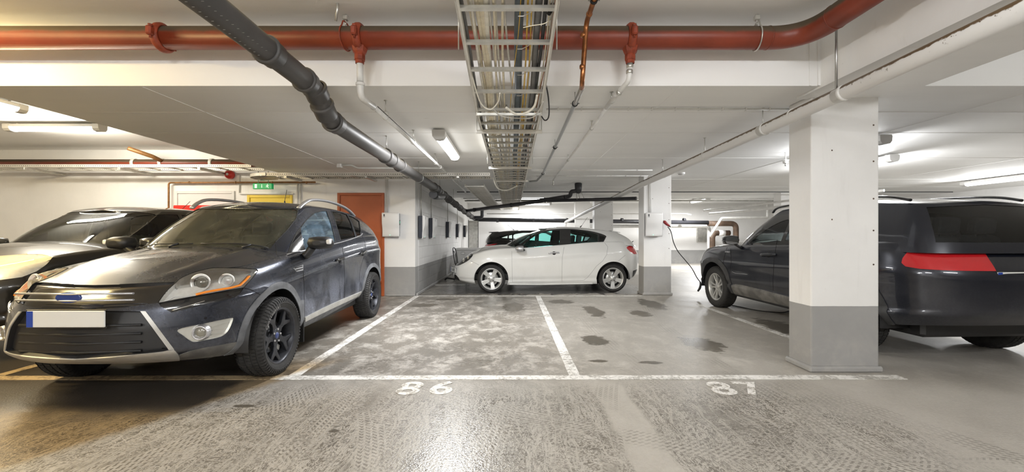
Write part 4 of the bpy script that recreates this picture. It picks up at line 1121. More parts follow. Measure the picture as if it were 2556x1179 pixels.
strips(root1, 'headlamp_lower_lip', sk.drape(pj, [(400, 756), (420, 750), (436, 741), (466, 742), (539, 728.5), (606, 716.5)], lift=-.006), .008, 'white_plastic', n=8, flat=.6)
strips(root1, 'trim_highlight_bar', sk.drape(pj, [(430, 776), (470, 765), (512, 752)], lift=.0), .0035, 'chrome')
# fog lamp
p, n = surf(sk, pj, (502.6, 831)); ax = Vector((.96, .26, .02)).normalized()
for sg in (1, -1):
    c = (p + ax * .012); c = (c.x, c.y * sg, c.z); a = (ax.x, ax.y * sg, ax.z)
    MB().lathe([(.030, -.02), (.042, .012), (.047, .016), (.052, .010), (.060, -.03)], c, a, 32).build('fog_lamp_ring', 'satin_silver', root1)
    MB().lathe([(.0005, .006), (.02, .005), (.040, -.004), (.042, -.01)], c, a, 28).build('fog_lamp_glass', 'lens_core', root1)
for k, pl in enumerate(([(528, 817), (575, 806)], [(530, 827), (570, 819)], [(528, 838), (562, 831)])): strips(root1, 'fog_lamp_fin', sk.drape(pj, pl, lift=-.012), .006, 'fog_chrome', flat=.6)
# grille bars
for z in (.80, .845): MB().tube([(2.235 - .045, -.40, z), (2.235 + .0, 0, z), (2.235 - .045, .40, z)], .010, 8, flat=.7).build('grille_bar', 'satin_silver', root1)
for z in (.44, .50, .56, .62): MB().tube([(2.15, -.42, z), (2.205, 0, z), (2.15, .42, z)], .009, 8).build('grille_bar', 'black_plastic', root1)
MB().prism([(.085 * math.cos(2 * PI * k / 28), .036 * math.sin(2 * PI * k / 28)) for k in range(28)], (2.222, 0, .822), (0, 1, 0), (0, 0, 1), (1, 0, 0), .014, .003).build('badge', 'blue_cap', root1)
plate(root1, 2.245, .68, '', 1)
# parking sensor, wipers, washer jets
p, n = surf(sk, pj, (514, 795))
for sg in (1, -1): MB().lathe([(.001, .002), (.009, .002), (.0095, .0005)], (p.x, p.y * sg, p.z), (n.x, n.y * sg, n.z), 14).build('parking_sensor', 'seam', root1)
for y0, y1 in ((.62, .02), (-.06, -.62)):
    w = []
    for k in range(9):
        y = y0 + (y1 - y0) * k / 8; h = sk.bvh.ray_cast(Vector((1.03 - .10 * (y / .7) ** 2, abs(y), 3)), Vector((0, 0, -1)))
        if h[0] is not None: w.append((h[0].x, y, h[0].z + .022))
    if len(w) > 2: MB().tube(w, .008, 8, flat=.7).tube([w[2], (w[2][0] + .06, w[2][1] - .05, w[2][2] - .03)], .010, 8).build('wiper', 'black_plastic', root1)
handle(root1, sk, pj, (839, 651.5), (857, 646.5)); handle(root1, sk, pj, (899, 634.5), (912, 629))
mirror_head(root1, (.735, 1.025, 1.168), .15, .26, .135, 'black_plastic', (.70, .865, 1.035), lens='white_plastic', r=.055)
# roof rails
rail = spline([(.32, .600, 1.555), (.20, .612, 1.625), (.02, .618, 1.676), (-.4, .618, 1.695), (-.85, .612, 1.672), (-1.2, .600, 1.62), (-1.45, .590, 1.548)], 8)
for sg in (1, -1): MB().tube([(p.x, p.y * sg, p.z) for p in rail], [.028 if 0 < i < len(rail) - 1 else .018 for i in range(len(rail))], 12, flat=.62).build('roof_rail', 'satin_silver', root1)
a1 = MB().tube([(-.30, .12, 1.655), (-.30, .12, 1.69)], .013, 8, r2=.007).tube([(-.30, .12, 1.69), (-.37, .11, 1.84)], .003, 6); a1.build('antenna', 'black_plastic', root1)
for xa, Ri, Ro in arch_c: arch_liner(root1, K1, xa, Ri, .90)
w1 = make_wheel(.345, .235, .246, dict(kind='Y', phase=.0, cap=M['blue_cap'], nut='satin_silver'), 'dark_alloy')
yo1 = .235 / 2
tt = []
import itertools
for ch, a in zip('Continental', [(.70 - .092 * i) for i in range(11)]):
    r = .282; mt = Matrix.Translation((-math.sin(-a) * r if False else math.sin(a) * -r * -1, yo1 + .0015, math.cos(a) * r)) @ Matrix.Rotation(a, 4, 'Y') @ Matrix.Rotation(PI, 4, 'Z') @ Matrix.Rotation(PI / 2, 4, 'X')
    tt.append((ch, mt))
mat('tyre_letter', (.17, .165, .16), .6)
def join_letters(lst, size, depth, name, m, parent):
    me = None; bmm = bmesh.new()
    for ch, mt in lst:
        o = text_mesh(ch, size, depth, 'x', M[m], None, mt, 0.0, .0018); bmm.from_mesh(o.data); dd = o.data; bpy.data.objects.remove(o); bpy.data.meshes.remove(dd)
    me = bpy.data.meshes.new(name); bmm.to_mesh(me); bmm.free(); me.materials.append(M[m]); o = bpy.data.objects.new(name, me); C.objects.link(o); o.parent = parent
    return o
join_letters(tt, .044, .001, 'tyre_lettering', 'tyre_letter', w1)
w1s = add_wheels(root1, K1, w1)
for sg in (1, -1): MB().box(.80, .82, sg * .70, sg * .90, .16, .44, .004).build('mud_flap', 'black_rubber', root1)
cabin(root1, K1); underbody(root1, K1)
# ------------------------------------------------------------------ car 2: white hatchback seen from its left
K2 = dict(xF=2.235, xR=-2.105, W=.893, Lf=.93, nf=2.55, Lr=.72, nr=2.5, axf=1.325, axr=-1.345, R=.312, yt=.79, spin=(0, .3, 1.1, .3),
          zt=[(2.235, .66), (2.05, .745), (1.8, .83), (1.5, .905), (1.2, .945), (.9, .965), (.5, .985), (-.25, 1.045), (-1.05, 1.105), (-1.5, 1.115), (-1.85, 1.08), (-2.105, 1.0)],
          zb=[(2.235, .235), (1.8, .20), (1.0, .175), (-.9, .185), (-1.8, .25), (-2.105, .30)],
          dw=[(0, -.06), (.08, -.022), (.14, -.026), (.22, -.006), (.45, 0), (.66, -.008), (.74, -.012), (.84, -.035), (1, -.095)],
          dxf=[(0, -.12), (.1, -.03), (.3, 0), (.55, -.02), (.75, -.07), (1, -.18)], dxr=[(0, .14), (.15, .05), (.4, 0), (.65, .0), (.85, .05), (1, .14)],
          crown=[(-2.105, 0), (-1.8, .03), (.5, .03), (.9, .075), (1.5, .085), (1.9, .05), (2.235, 0)],
          cowl=.78, rdeck=-1.75, flare=[(1.325, .016, .40), (-1.345, .026, .45)], crease=[(.74, .006, .1, -1.9, 1.0)],
          cab=(.72, .72, .48, 1.38), cab_belt=.88,
          top=dict(base=(1.12, -2.02, .80, .62, 2.5, .40, 2.8), roof=(.20, -1.62, .55, .36, 2.6, .22, 3.0), bulge=.035, bulge_f=.045,
                   zb=[(-2.02, 1.0), (-1.2, 1.06), (-.25, 1.0), (.5, .93), (1.12, .95)], zr=[(-1.62, 1.315), (-1.2, 1.36), (-.6, 1.405), (-.1, 1.415), (.2, 1.385)],
                   crown=[(-1.62, .025), (-.5, .05), (.2, .035)]))
hd2 = PI + math.atan2(.13, 2.667)
mat('gap_grey', (.12, .12, .12), .8)
root2, mw2 = car_root('hatchback', 'white hatchback with silver five-spoke wheels, parked side-on behind the empty bays', .835, 10.004, hd2)
sk = Skin(K2); pj = CamProj(mw2); F = sk.feature
for xa in (1.325, -1.345): arch(K2, sk, xa, .368)
HL = [(1137.5, 663.8), (1136.7, 658), (1141, 649), (1155.8, 639.2), (1168, 635), (1180, 634.2), (1180.5, 639), (1174, 647.5), (1163.4, 655), (1148, 662.5)]
F(pj, HL, 'headlamp', 'lens_clear', patch=0, inner=('headlamp_housing', 'lens_core', -.045), off=.001)
F(pj, [(1134.5, 686, 1), (1139, 687), (1145, 694), (1148.5, 700, 1), (1146, 702), (1136, 702, 1)], 'fog_vent', 'black_plastic', patch=0, off=-.02)
F(EndProj(1), [(-.1, .60, 1), (.06, .60, 1), (.08, .56), (.04, .38), (-.1, .32, 1)], 'shield_grille', 'black_plastic', patch=0, off=-.012, pair=False)
F(EndProj(1), [(.14, .40, 1), (.34, .41, 1), (.33, .31), (.15, .30, 1)], 'lower_intake', 'black_plastic', patch=0, off=-.02)
F(pj, [(1565, 619.5), (1570, 615.5), (1577, 613.8), (1583, 616, 1), (1600, 634, 1), (1583.7, 635.5, 1), (1574, 629)], 'tail_lamp', 'lamp_red', patch=0, off=.003)
F(pj, [(1581, 677, 1), (1600, 670, 1), (1600, 705, 1), (1579, 697, 1)], 'rear_valance', 'black_plastic', patch=0, off=.002)
F(pj, [(1278.8, 626.5, 1), (1279, 660), (1279.5, 705, 1), (1403.5, 702.5, 1), (1403.8, 670), (1404.5, 645), (1409, 617, 1), (1409, 600, 1), (1290, 600, 1)], 'front_door', 'paint_white', patch=0)
F(pj, [(1409, 600, 1), (1409, 617, 1), (1404.5, 645), (1403.8, 670), (1403.5, 702.5, 1), (1452, 701.5), (1463, 697), (1478, 681), (1490, 665), (1505, 653), (1515.7, 636), (1518, 618), (1510, 605, 1), (1500, 595, 1)], 'rear_door', 'paint_white', patch=0)
F(TopProj(), [(.60, -.1, 1), (.66, .50, 1), (.78, .70), (1.5, .665), (1.9, .52), (2.10, .25), (2.16, -.1, 1)], 'bonnet', 'paint_white', patch=0, pair=False)
# black window band, then the panes inside it
F(pj, [(1282.5, 622, 1), (1300.8, 609.5), (1320.7, 594.3), (1339, 583), (1358, 576.6), (1383, 573), (1421, 571.8), (1467, 576.3), (1497.4, 583), (1513.4, 589.5), (1512.7, 595), (1508, 604, 1), (1508, 612, 1), (1423, 622, 1), (1320, 630, 1), (1283, 632, 1)], 'window_frame', 'black_gloss', patch=1, off=-.001)
fr = sk.fid_n
F(pj, [(1307, 612, 1), (1324, 598.5), (1345, 584.5), (1370, 578), (1398, 575.4, 1), (1397.5, 616, 1), (1330, 621)], 'front_side_window', 'glass_teal', patch=1, off=-.006, over=(fr,))
F(pj, [(1425, 575.4, 1), (1465, 579.2), (1493, 585.8, 1), (1492.5, 606, 1), (1424.5, 613, 1)], 'rear_side_window', 'glass_teal', patch=1, off=-.006, over=(fr,))
F(pj, [(1497.5, 587.5, 1), (1510, 592.5), (1505.5, 602.5, 1), (1497, 604, 1)], 'quarter_window', 'glass_tint', patch=1, off=-.006, over=(fr,))
F(EndProj(1), [(-.1, .93, 1), (.70, .93, 1), (.71, 1.0), (.60, 1.25), (.51, 1.385), (.40, 1.402), (-.1, 1.412, 1)], 'windscreen', 'glass_clear', patch=1, pair=False, off=-.004)
F(EndProj(-1), [(-.1, 1.03, 1), (.66, 1.03, 1), (.62, 1.2), (.53, 1.315, 1), (-.1, 1.33, 1)], 'rear_window', 'glass_tint', patch=1, pair=False, off=-.004)
sk.finish(root2, M['paint_white'])
gap = []
for pl in ([(1278.8, 628), (1279, 660), (1279.5, 705)], [(1409, 617), (1404.5, 645), (1403.8, 670), (1403.5, 704)], [(1510.4, 607), (1518, 617), (1515.7, 636), (1505, 653), (1490, 665), (1478, 681), (1466.9, 694), (1457.7, 701)],
           [(1279.5, 704.5), (1340, 704), (1403, 703), (1457, 701)], [(1545, 652), (1562, 638)], [(1176, 652), (1196, 662)]):
    gap += sk.drape(pj, pl)
strips(root2, 'panel_gap', gap, .0022, 'gap_grey')
strips(root2, 'bonnet_gap', sk.drape(TopProj(), [(.66, .50), (.78, .70), (1.2, .70), (1.5, .665), (1.9, .52), (2.10, .25), (2.16, 0)]), .003, 'seam')
strips(root2, 'headlamp_gasket', sk.drape(pj, smooth_poly(HL), closed=True), .005, 'black_gloss')
for px, r in (((1157, 650), .045), ((1168, 643), .035)):
    p, n = surf(sk, pj, px); ax = Vector((.8, .5, .2)).normalized()
    for sg in (1, -1):
        q = p - ax * .035; MB().lathe([(.001, .0), (r * .6, .006), (r, .02), (r * 1.15, .022)], (q.x, q.y * sg, q.z), (ax.x, ax.y * sg, ax.z), 20).build('headlamp_bowl', 'reflector', root2)
strips(root2, 'sill_skirt', sk.drape(pj, [(1272, 710), (1340, 710.5), (1480, 708)], lift=.006), .012, 'paint_white', flat=1.4)
handle(root2, sk, pj, (1371, 633.8), (1397, 631.8), 'satin_silver', cup=True, lift=.026, r=.012)
mirror_head(root2, (.73, .99, .965), .17, .22, .135, 'satin_silver', (.62, .84, .93), r=.03)
antenna(root2, -1.02, 1.452, .34, -.10) if False else MB().tube([(-.80, 0, 1.452), (-.84, 0, 1.49)], .016, 8, r2=.007).tube([(-.84, 0, 1.49), (-.98, 0, 1.69)], .0035, 6).build('antenna', 'black_plastic', root2)
sp = MB(); sp.prism([(-1.42, 1.368), (-1.63, 1.330), (-1.64, 1.315), (-1.45, 1.315)], (0, -.47, 0), (1, 0, 0), (0, 0, 1), (0, 1, 0), .94, .006); sp.build('roof_spoiler', 'paint_white', root2)
MB().tube([(-1.98, .0, 1.06), (-2.08, 0, 1.10)], .010, 8).tube([(-2.03, -.28, 1.10), (-2.03, 0, 1.085), (-2.03, .2, 1.12)], .007, 6).build('rear_wiper', 'black_plastic', root2)
for y0, y1 in ((.60, .05), (-.05, -.60)):
    w = []
    for k in range(9):
        y = y0 + (y1 - y0) * k / 8; h = sk.bvh.ray_cast(Vector((.90 + (y0 - y) * -.22, abs(y), 3)), Vector((0, 0, -1)))
        if h[0] is not None: w.append((h[0].x, y, h[0].z + .02))
    if len(w) > 2: MB().tube(w, .009, 8).build('wiper', 'black_plastic', root2)
for xa in (1.325, -1.345): arch_liner(root2, K2, xa, .368, .875)
w2 = make_wheel(.312, .205, .226, dict(kind='five', phase=PI / 5 * 5, cap=M['silver_alloy'], nut='black_plastic'), 'silver_alloy', detail=False)
add_wheels(root2, dict(K2, spin=(.16, 0, 1.1, .3)), w2)
pt = plate(root2, 2.215, .475, 'EL 46832', 1, .0); pt.location = (2.20, .34, .47); pt.rotation_euler = (0, -.08, .30)
cabin(root2, K2); underbody(root2, K2)

# ------------------------------------------------------------------ car 3: dark SUV on charge, nose away, at the right
K3 = dict(xF=2.28, xR=-2.28, W=.918, Lf=.74, nf=2.9, Lr=.6, nr=3.0, axf=1.345, axr=-1.345, R=.358, yt=.80, spin=(.15, .9, .2, .7),
          zt=[(2.28, .90), (2.0, .965), (1.5, 1.045), (1.0, 1.085), (.6, 1.095), (-.2, 1.115), (-1.0, 1.15), (-1.8, 1.18), (-2.28, 1.12)],
          zb=[(2.28, .36), (1.8, .32), (.8, .30), (-.8, .30), (-1.8, .36), (-2.28, .42)],
          dw=[(0, -.09), (.08, -.045), (.17, -.02), (.19, -.045), (.3, -.028), (.5, -.018), (.66, -.002), (.76, -.018), (.9, -.042), (1, -.085)],
          dxf=[(0, -.10), (.1, -.02), (.3, 0), (.55, 0), (.75, -.03), (1, -.13)], dxr=[(0, .1), (.2, 0), (.6, 0), (1, .14)],
          crown=[(-2.28, 0), (-1.9, .03), (.5, .03), (.85, .09), (1.5, .075), (1.95, .05), (2.28, 0)],
          cowl=.72, rdeck=-2.0, flare=[(1.345, .02, .42), (-1.345, .024, .45)],
          cab=(.70, .74, .66, 1.60), cab_belt=1.02,
          top=dict(base=(1.05, -2.2, .835, .5, 2.8, .34, 3.2), roof=(.30, -1.95, .60, .34, 2.9, .22, 3.4), bulge=.03, bulge_f=.03,
                   zb=[(-2.2, 1.08), (-.9, 1.10), (0, 1.07), (.6, 1.04), (1.05, 1.08)], zr=[(-1.95, 1.55), (-1.2, 1.62), (-.5, 1.635), (0, 1.62), (.30, 1.565)],
                   crown=[(-1.95, .03), (-.5, .055), (.3, .035)]))
root3, mw3 = car_root('sport_utility_car', 'dark navy SUV with silver wheels, half hidden by the nearest pillar', 4.50, 6.016, PI / 2 + .045)
sk = Skin(K3); pj = CamProj(mw3); F = sk.feature
for xa in (1.36, -1.36):
    S3 = K3; arch(S3, sk, xa, .430)
    Ro = .505; ring = [(xa + Ro * math.copysign(abs(math.cos(a)) ** .82, math.cos(a)), .358 + Ro * math.copysign(abs(math.sin(a)) ** .82, math.sin(a))) for a in [PI * (-.10 + 1.2 * i / 40) for i in range(41)]]
    F(SideProj(), [(ring[0][0], .20)] + ring + [(ring[-1][0], .20)], 'arch_cladding', 'cladding_dark', patch=0, off=.010, smooth=False)
F(SideProj(), [(.86, .28, 1), (.82, .44, 1), (.62, .475), (-.5, .44), (-.86, .44, 1), (-.86, .2, 1), (.86, .2, 1)], 'sill_cladding', 'dirty_cladding', patch=0, off=.006)
F(SideProj(), [(2.4, .93, 1), (2.05, .955, 1), (1.86, .93), (1.95, .86), (2.4, .80, 1)], 'headlamp', 'lens_clear', patch=0, inner=('headlamp_housing', 'reflector', -.04))
F(EndProj(1), [(-.1, .82, 1), (.52, .80, 1), (.42, .70), (.46, .45), (-.1, .42, 1)], 'grille', 'black_plastic', patch=0, off=-.02, pair=False)
F(SideProj(), [(-1.98, 1.10, 1), (-2.4, 1.10, 1), (-2.4, .92, 1), (-2.0, .95)], 'tail_lamp', 'lamp_red', patch=0, off=.003)
F(pj, [(1824, 618, 1), (1826, 655), (1822, 690), (1834, 716, 1), (1853, 712), (1931, 727, 1), (1930.7, 700), (1933, 647), (1941, 596, 1), (1880, 596, 1)], 'front_door', 'paint_navy', patch=0)
F(pj, [(1941, 596, 1), (1933, 647), (1930.7, 700), (1931, 727, 1), (2010, 745, 1), (2035, 700), (2055, 650), (2050, 590, 1)], 'rear_door', 'paint_navy', patch=0)
F(TopProj(), [(.55, -.1, 1), (.60, .50, 1), (.70, .74), (1.6, .72), (2.05, .6, 1), (2.12, .3), (2.14, -.1, 1)], 'bonnet', 'paint_navy', patch=0, pair=False)
F(pj, [(1868, 612, 1), (1869, 590), (1896, 563), (1932, 543), (1967.5, 535), (2010, 530), (2080, 533), (2130, 550), (2135, 600, 1), (1950, 612, 1)], 'window_frame', 'black_gloss', patch=1, off=-.001)
fr = sk.fid_n
F(pj, [(1873, 608, 1), (1884, 596), (1902, 581.5), (1918, 571), (1944, 557), (1964, 549.5), (1972, 550, 1), (1950, 603, 1)], 'front_side_window', 'glass_clear', patch=1, off=-.006, over=(fr,))
F(pj, [(1979, 549, 1), (2010, 544), (2070, 543), (2085, 560), (2080, 597, 1), (1960, 602, 1)], 'rear_side_window', 'glass_tint', patch=1, off=-.006, over=(fr,))
F(EndProj(1), [(-.1, 1.10, 1), (.70, 1.08, 1), (.72, 1.15), (.60, 1.46), (.54, 1.565), (.42, 1.585), (-.1, 1.60, 1)], 'windscreen', 'glass_clear', patch=1, pair=False, off=-.004)
F(EndProj(-1), [(-.1, 1.18, 1), (.66, 1.18, 1), (.62, 1.35), (.55, 1.52, 1), (-.1, 1.55, 1)], 'rear_window', 'glass_tint', patch=1, pair=False, off=-.004)
sk.finish(root3, M['paint_navy'])
gap = []
for pl in ([(1824.5, 622), (1826, 655), (1823, 685)], [(1941, 600), (1933, 647), (1930.7, 700), (1931, 727)]): gap += sk.drape(pj, pl)
gap += sk.drape(SideProj(), [(1.02, .44), (1.02, 1.05)])
strips(root3, 'panel_gap', gap, .0032, 'seam')
strips(root3, 'door_crease', sk.drape(SideProj(), [(.80, .66), (.72, .645), (.40, .655)], lift=.001), .003, 'satin_silver')
handle(root3, sk, pj, (1903, 637.5), (1938, 637), 'paint_navy', lift=.035, r=.015)
mirror_head(root3, (.66, 1.03, 1.175), .17, .24, .15, 'black_gloss', (.62, .86, 1.06), r=.035)
p, n = surf(sk, pj, (1817.5, 630)); ex = Vector((-1, 0, 0)); ez = Vector((0, 0, 1)); mt = Matrix(((-1, 0, 0, p.x), (0, 0, 1, p.y + .004), (0, 1, 0, p.z), (0, 0, 0, 1)))
text_mesh('HYBRID', .042, .0015, 'lettering', M['satin_silver'], root3, mt)
rail = spline([(.25, .60, 1.59), (.05, .61, 1.66), (-.8, .61, 1.69), (-1.5, .60, 1.66), (-1.8, .59, 1.60)], 8)
for sg in (1, -1): MB().tube([(q.x, q.y * sg, q.z) for q in rail], .018, 10, flat=.8).build('roof_rail', 'black_gloss', root3)
for xa in (1.36, -1.36): arch_liner(root3, K3, xa, .430, .905)
w3 = make_wheel(.358, .225, .232, dict(kind='twin', phase=.1, cap=M['silver_alloy'], nut='satin_silver'), 'silver_alloy', detail=True)
add_wheels(root3, dict(K3, yt=.792), w3)
plate(root3, -2.26, .86, '', -1)
cabin(root3, K3); underbody(root3, K3)
bkc = (root2, root3)

# ------------------------------------------------------------------ cars farther back (same way of building, outlines in the car's own side view)
def far_car(name, label, cx, cy, hd, paint_m, tall=False, lamp=None, glassm='glass_tint', nose_open=False):
    S = dict(K3 if tall else K2); T = dict(S['top']); S['top'] = T
    if not tall:
        T['roof'] = (.16, -1.80, .57, .36, 2.6, .18, 3.4); T['zr'] = [(-1.80, 1.345), (-1.2, 1.40), (-.6, 1.43), (-.1, 1.435), (.16, 1.40)]
    root, mw = car_root(name, label, cx, cy, hd); k = Skin(S); G = k.feature
    Ra = .43 if tall else .368; ax = 1.36 if tall else 1.325; r = S['R']
    for xa in (ax, -ax): arch(S, k, xa, Ra)
    b = (lambda x: pchip(S['zt'])(x)); dz = .025; zr = 1.56 if tall else 1.355
    fx = [(.88, b(.88) + .0, 1), (.30, zr - .05), (.05, zr), (-.22, zr + .01, 1), (-.24, b(-.2) + dz, 1)]
    G(SideProj(), [(.80, b(.8) + dz, 1), (.42, zr - .09), (.15, zr - .02), (-.20, zr, 1), (-.22, b(-.2) + dz, 1)], 'front_side_window', glassm, patch=1, off=-.006)
    G(SideProj(), [(-.29, b(-.2) + dz, 1), (-.27, zr, 1), (-.8, zr, 1), (-1.12, zr - .06), (-1.15, b(-1) + dz + .01, 1)], 'rear_side_window', glassm, patch=1, off=-.006)
    G(SideProj(), [(-1.20, b(-1) + dz + .02, 1), (-1.20, zr - .07, 1), (-1.42, zr - .12, 1), (-1.60, b(-1.5) + .06, 1)], 'quarter_window', glassm, patch=1, off=-.006)
    zw = T['zb'][-1][1]; wt = T['roof'][2]; zt2 = T['zr'][-1][1]
    G(EndProj(1), [(-.1, zw + .02, 1), (.70, zw + .02, 1), (.71, zw + .09), (wt + .05, zt2 - .12), (wt - .04, zt2), (-.1, zt2 + .025, 1)], 'windscreen', 'glass_clear', patch=1, pair=False, off=-.004)
    G(EndProj(-1), [(-.1, b(-2) + .03, 1), (.64, b(-2) + .03, 1), (.60, b(-2) + .2), (wt - .04, T['zr'][0][1] - .02, 1), (-.1, T['zr'][0][1], 1)], 'rear_window', 'glass_tint', patch=1, pair=False, off=-.004)
    h = b(2.0)
    G(SideProj(), [(1.62, h + .10, 1), (2.4, h - .02, 1), (2.4, h - .14, 1), (1.95, h - .13)], 'headlamp', 'lens_clear', patch=0, inner=('headlamp_housing', 'reflector', -.04))
    if lamp == 'blade':
        G(SideProj(), [(-1.52, .985, 1), (-2.4, .90, 1), (-2.4, .82, 1), (-1.95, .84)], 'tail_lamp', 'lamp_red', patch=0, off=.004)
    else: G(SideProj(), [(-1.80, b(-1.9) - .04, 1), (-2.5, b(-1.9) - .04, 1), (-2.5, b(-1.9) - .24, 1), (-1.92, b(-1.9) - .22)], 'tail_lamp', 'lamp_red', patch=0, off=.004)
    G(EndProj(1), [(-.1, .58, 1), (.45, .56, 1), (.38, .34, 1), (-.1, .32, 1)], 'grille', 'black_plastic', patch=0, off=-.02, pair=False)
    G(SideProj(), [(.98, b(1), 1), (.96, .30, 1), (-.26, .30, 1), (-.26, 1.3, 1), (.98, 1.3, 1)], 'front_door', paint_m, patch=0)
    G(SideProj(), [(-.26, 1.3, 1), (-.26, .30, 1), (-.88, .30, 1), (-1.05, .65), (-1.2, .75), (-1.22, 1.3, 1)], 'rear_door', paint_m, patch=0)
    k.finish(root, M[paint_m])
    g = k.drape(SideProj(), [(.98, b(1) - .01), (.96, .32)]) + k.drape(SideProj(), [(-.26, b(-.2) - .01), (-.26, .32)]) + k.drape(SideProj(), [(-1.22, b(-1.2) - .01), (-1.2, .75), (-1.05, .65), (-.88, .32)])
    strips(root, 'panel_gap', g, .004, 'seam')
    handle(root, k, SideProj(), (-.02, b(0) - .13), (-.18, b(0) - .13), paint_m); handle(root, k, SideProj(), (-.98, b(-1) - .13), (-1.14, b(-1) - .13), paint_m)
    zb_ = b(.7) + .02
    mirror_head(root, (.70, 1.0, zb_ + .04), .16, .23, .14, paint_m, (.66, .85, zb_ - .03), r=.03)
    zc = pchip(T['zr'])(-1.0) + .05
    MB().tube([(-1.05, 0, zc - .02), (-1.10, 0, zc + .02)], .016, 8, r2=.007).tube([(-1.10, 0, zc + .02), (-1.28, 0, zc + .17)], .004, 6).build('antenna', 'black_plastic', root)
    e = T['roof'][1]; ze = T['zr'][0][1]
    MB().prism([(e + .25, ze + .045), (e - .06, ze + .03), (e - .07, ze + .012), (e + .1, ze - .01)], (0, -wt + .02, 0), (1, 0, 0), (0, 0, 1), (0, 1, 0), 2 * wt - .04).build('roof_spoiler', paint_m, root)
    for xa in (ax, -ax): arch_liner(root, S, xa, Ra, .875)
    w = make_wheel(r, .21, r - .11, dict(kind='five', cap=M['silver_alloy'], nut='black_plastic'), 'silver_alloy' if not tall else 'dark_alloy', seg=40, detail=False)
    add_wheels(root, S, w)
    plate(root, S['xF'] + .01, .5, '', 1); plate(root, S['xR'] - .005, .70, '', -1)
    cabin(root, S); underbody(root, S)
    return root
far_car('hatchback', 'dark hatchback with red blade tail lamps behind the bonnet of the white hatchback', 1.12, 14.6, math.radians(-6), 'paint_black', lamp='blade', glassm='glass_clear')
far_car('hatchback', 'pale silver hatchback seen over the bonnet of the dark SUV at the right', 9.3, 13.9, math.radians(172), 'paint_pale', glassm='glass_clear')
far_car('sport_utility_car', 'black SUV at the left picture edge, parked beyond the dark SUV with roof rails', -5.66, 6.08, -PI / 2, 'paint_black', tall=True)
# ------------------------------------------------------------------ pipes, ladders, cables
def one(name, label, cat, pts, r, m, n=14, rad=.06, group=None, k=6):
    pts = [Vector(p) for p in pts]
    o = MB().tube(bend(pts, rad, k) if len(pts) > 2 else pts, r, n).build(name, m)
    return tag(o, label, cat, group)
def part_tube(name, pts, r, m, parent, n=14, rad=.06): return MB().tube(bend(pts, rad) if len(pts) > 2 else pts, r, n).build(name, m, parent)
def collar(parent, p, d, r, L, m, name='socket', lip=.008, n=24):
    p, d = Vector(p), Vector(d).normalized()
    return MB().lathe([(r - .012, -L / 2), (r, -L / 2 - .0), (r + lip, -L / 2 + .006), (r + lip, -L / 2 + .022), (r, -L / 2 + .03), (r, L / 2 - .012), (r - .012, L / 2)], p, d, n).build(name, m, parent)
def hang(parent, x, y, z, zt, r=.005, m='galv', ring=None, ringr=.004, name='hanger_rod', axis=(0, 1, 0)):
    mb = MB().cyl((x, y, z), (x, y, zt), r, 8).lathe([(.001, -.004), (.018, -.003), (.018, 0), (.001, 0)], (x, y, zt), (0, 0, 1), 10)
    o = mb.build(name, m, parent)
    return o
def ringof(parent, p, axis, r, w, t, m, name='pipe_clamp'):
    return MB().lathe([(r, -w / 2), (r + t, -w / 2), (r + t, w / 2), (r, w / 2)], p, axis, 24, closed=True).build(name, m, parent)

# red sprinkler main across the beam
YR, ZR, RR = 3.36, 2.83, .088
red = MB().tube(bend([(-6.5, YR, ZR), (2.345, YR, ZR), (2.345, 1.0, ZR)], .30, 14), RR, 32).build('sprinkler_main', 'red_pipe')
tag(red, 'thick red sprinkler pipe crossing in front of the concrete beam', 'pipe')
ringof(red, (2.05, YR, ZR), (1, 0, 0), RR - .001, .008, .004, 'red_pipe', 'weld_seam'); ringof(red, (2.345, 3.03, ZR), (0, 1, 0), RR - .001, .008, .004, 'red_pipe', 'weld_seam')
def coupling(x, px_nm, y=YR, ax=(1, 0, 0), drop=True):
    t = MB().lathe([(RR, -.032), (RR + .012, -.032), (RR + .026, -.014), (RR + .026, .014), (RR + .012, .032), (RR, .032)], (x, y, ZR), ax, 28, closed=True).build('pipe_coupling', 'red_cast', red)
    A = Vector(ax); S_ = Vector((0, 1, 0)) if abs(A.x) > .5 else Vector((1, 0, 0))
    for sg in (-1, 1):
        c = Vector((x, y, ZR)) + S_ * sg * (RR + .032) + Vector((0, 0, .0))
        mb = MB().box(c.x - .022 - .008 * abs(S_.x), c.x + .022 + .008 * abs(S_.x), c.y - .03, c.y + .03, c.z - .035, c.z + .035, .010)
        mb.cyl(c + Vector((0, 0, -.052)), c + Vector((0, 0, .052)), .009, 8).cyl(c + Vector((0, 0, .035)), c + Vector((0, 0, .052)), .017, 6)
        mb.build('coupling_bolt', 'red_cast', red)
    if drop:
        b = MB().lathe([(.055, .02), (.066, -.02), (.052, -.06), (.040, -.075), (.043, -.085), (.043, -.12), (.036, -.125), (.036, -.145), (.030, -.15)], (x, y, ZR - RR + .03), (0, 0, 1), 8, smooth=False)
        b.lathe([(.055, .02), (.06, -.03), (.04, -.07), (.02, -.07)], (x, y, ZR - RR + .03), (0, 0, 1), 20)
        b.build('branch_outlet', 'red_cast', red)
coupling(-1.222, 0); coupling(.948, 0); coupling(-2.80, 0, drop=False); coupling(2.345, 0, 2.56, (0, 1, 0), drop=False)
for x in (-1.335, 1.965):     # hanger loops
    h = MB().cyl((x, YR, ZR + RR), (x, YR, ZU), .006, 8).box(x - .02, x + .02, YR - .02, YR + .02, ZU - .05, ZU - .01, .006)
    h.build('hanger_rod', 'galv', red)
    MB().tube([(x + .02 * math.sin(a) * .6, YR + (RR + .008) * math.sin(a), ZR + (RR + .008) * math.cos(a) + (.03 if math.cos(a) > .8 else 0)) for a in [2 * PI * k / 28 for k in range(29)]], .006, 6, False).build('hanger_loop', 'red_cast' if x < 0 else 'galv', red)
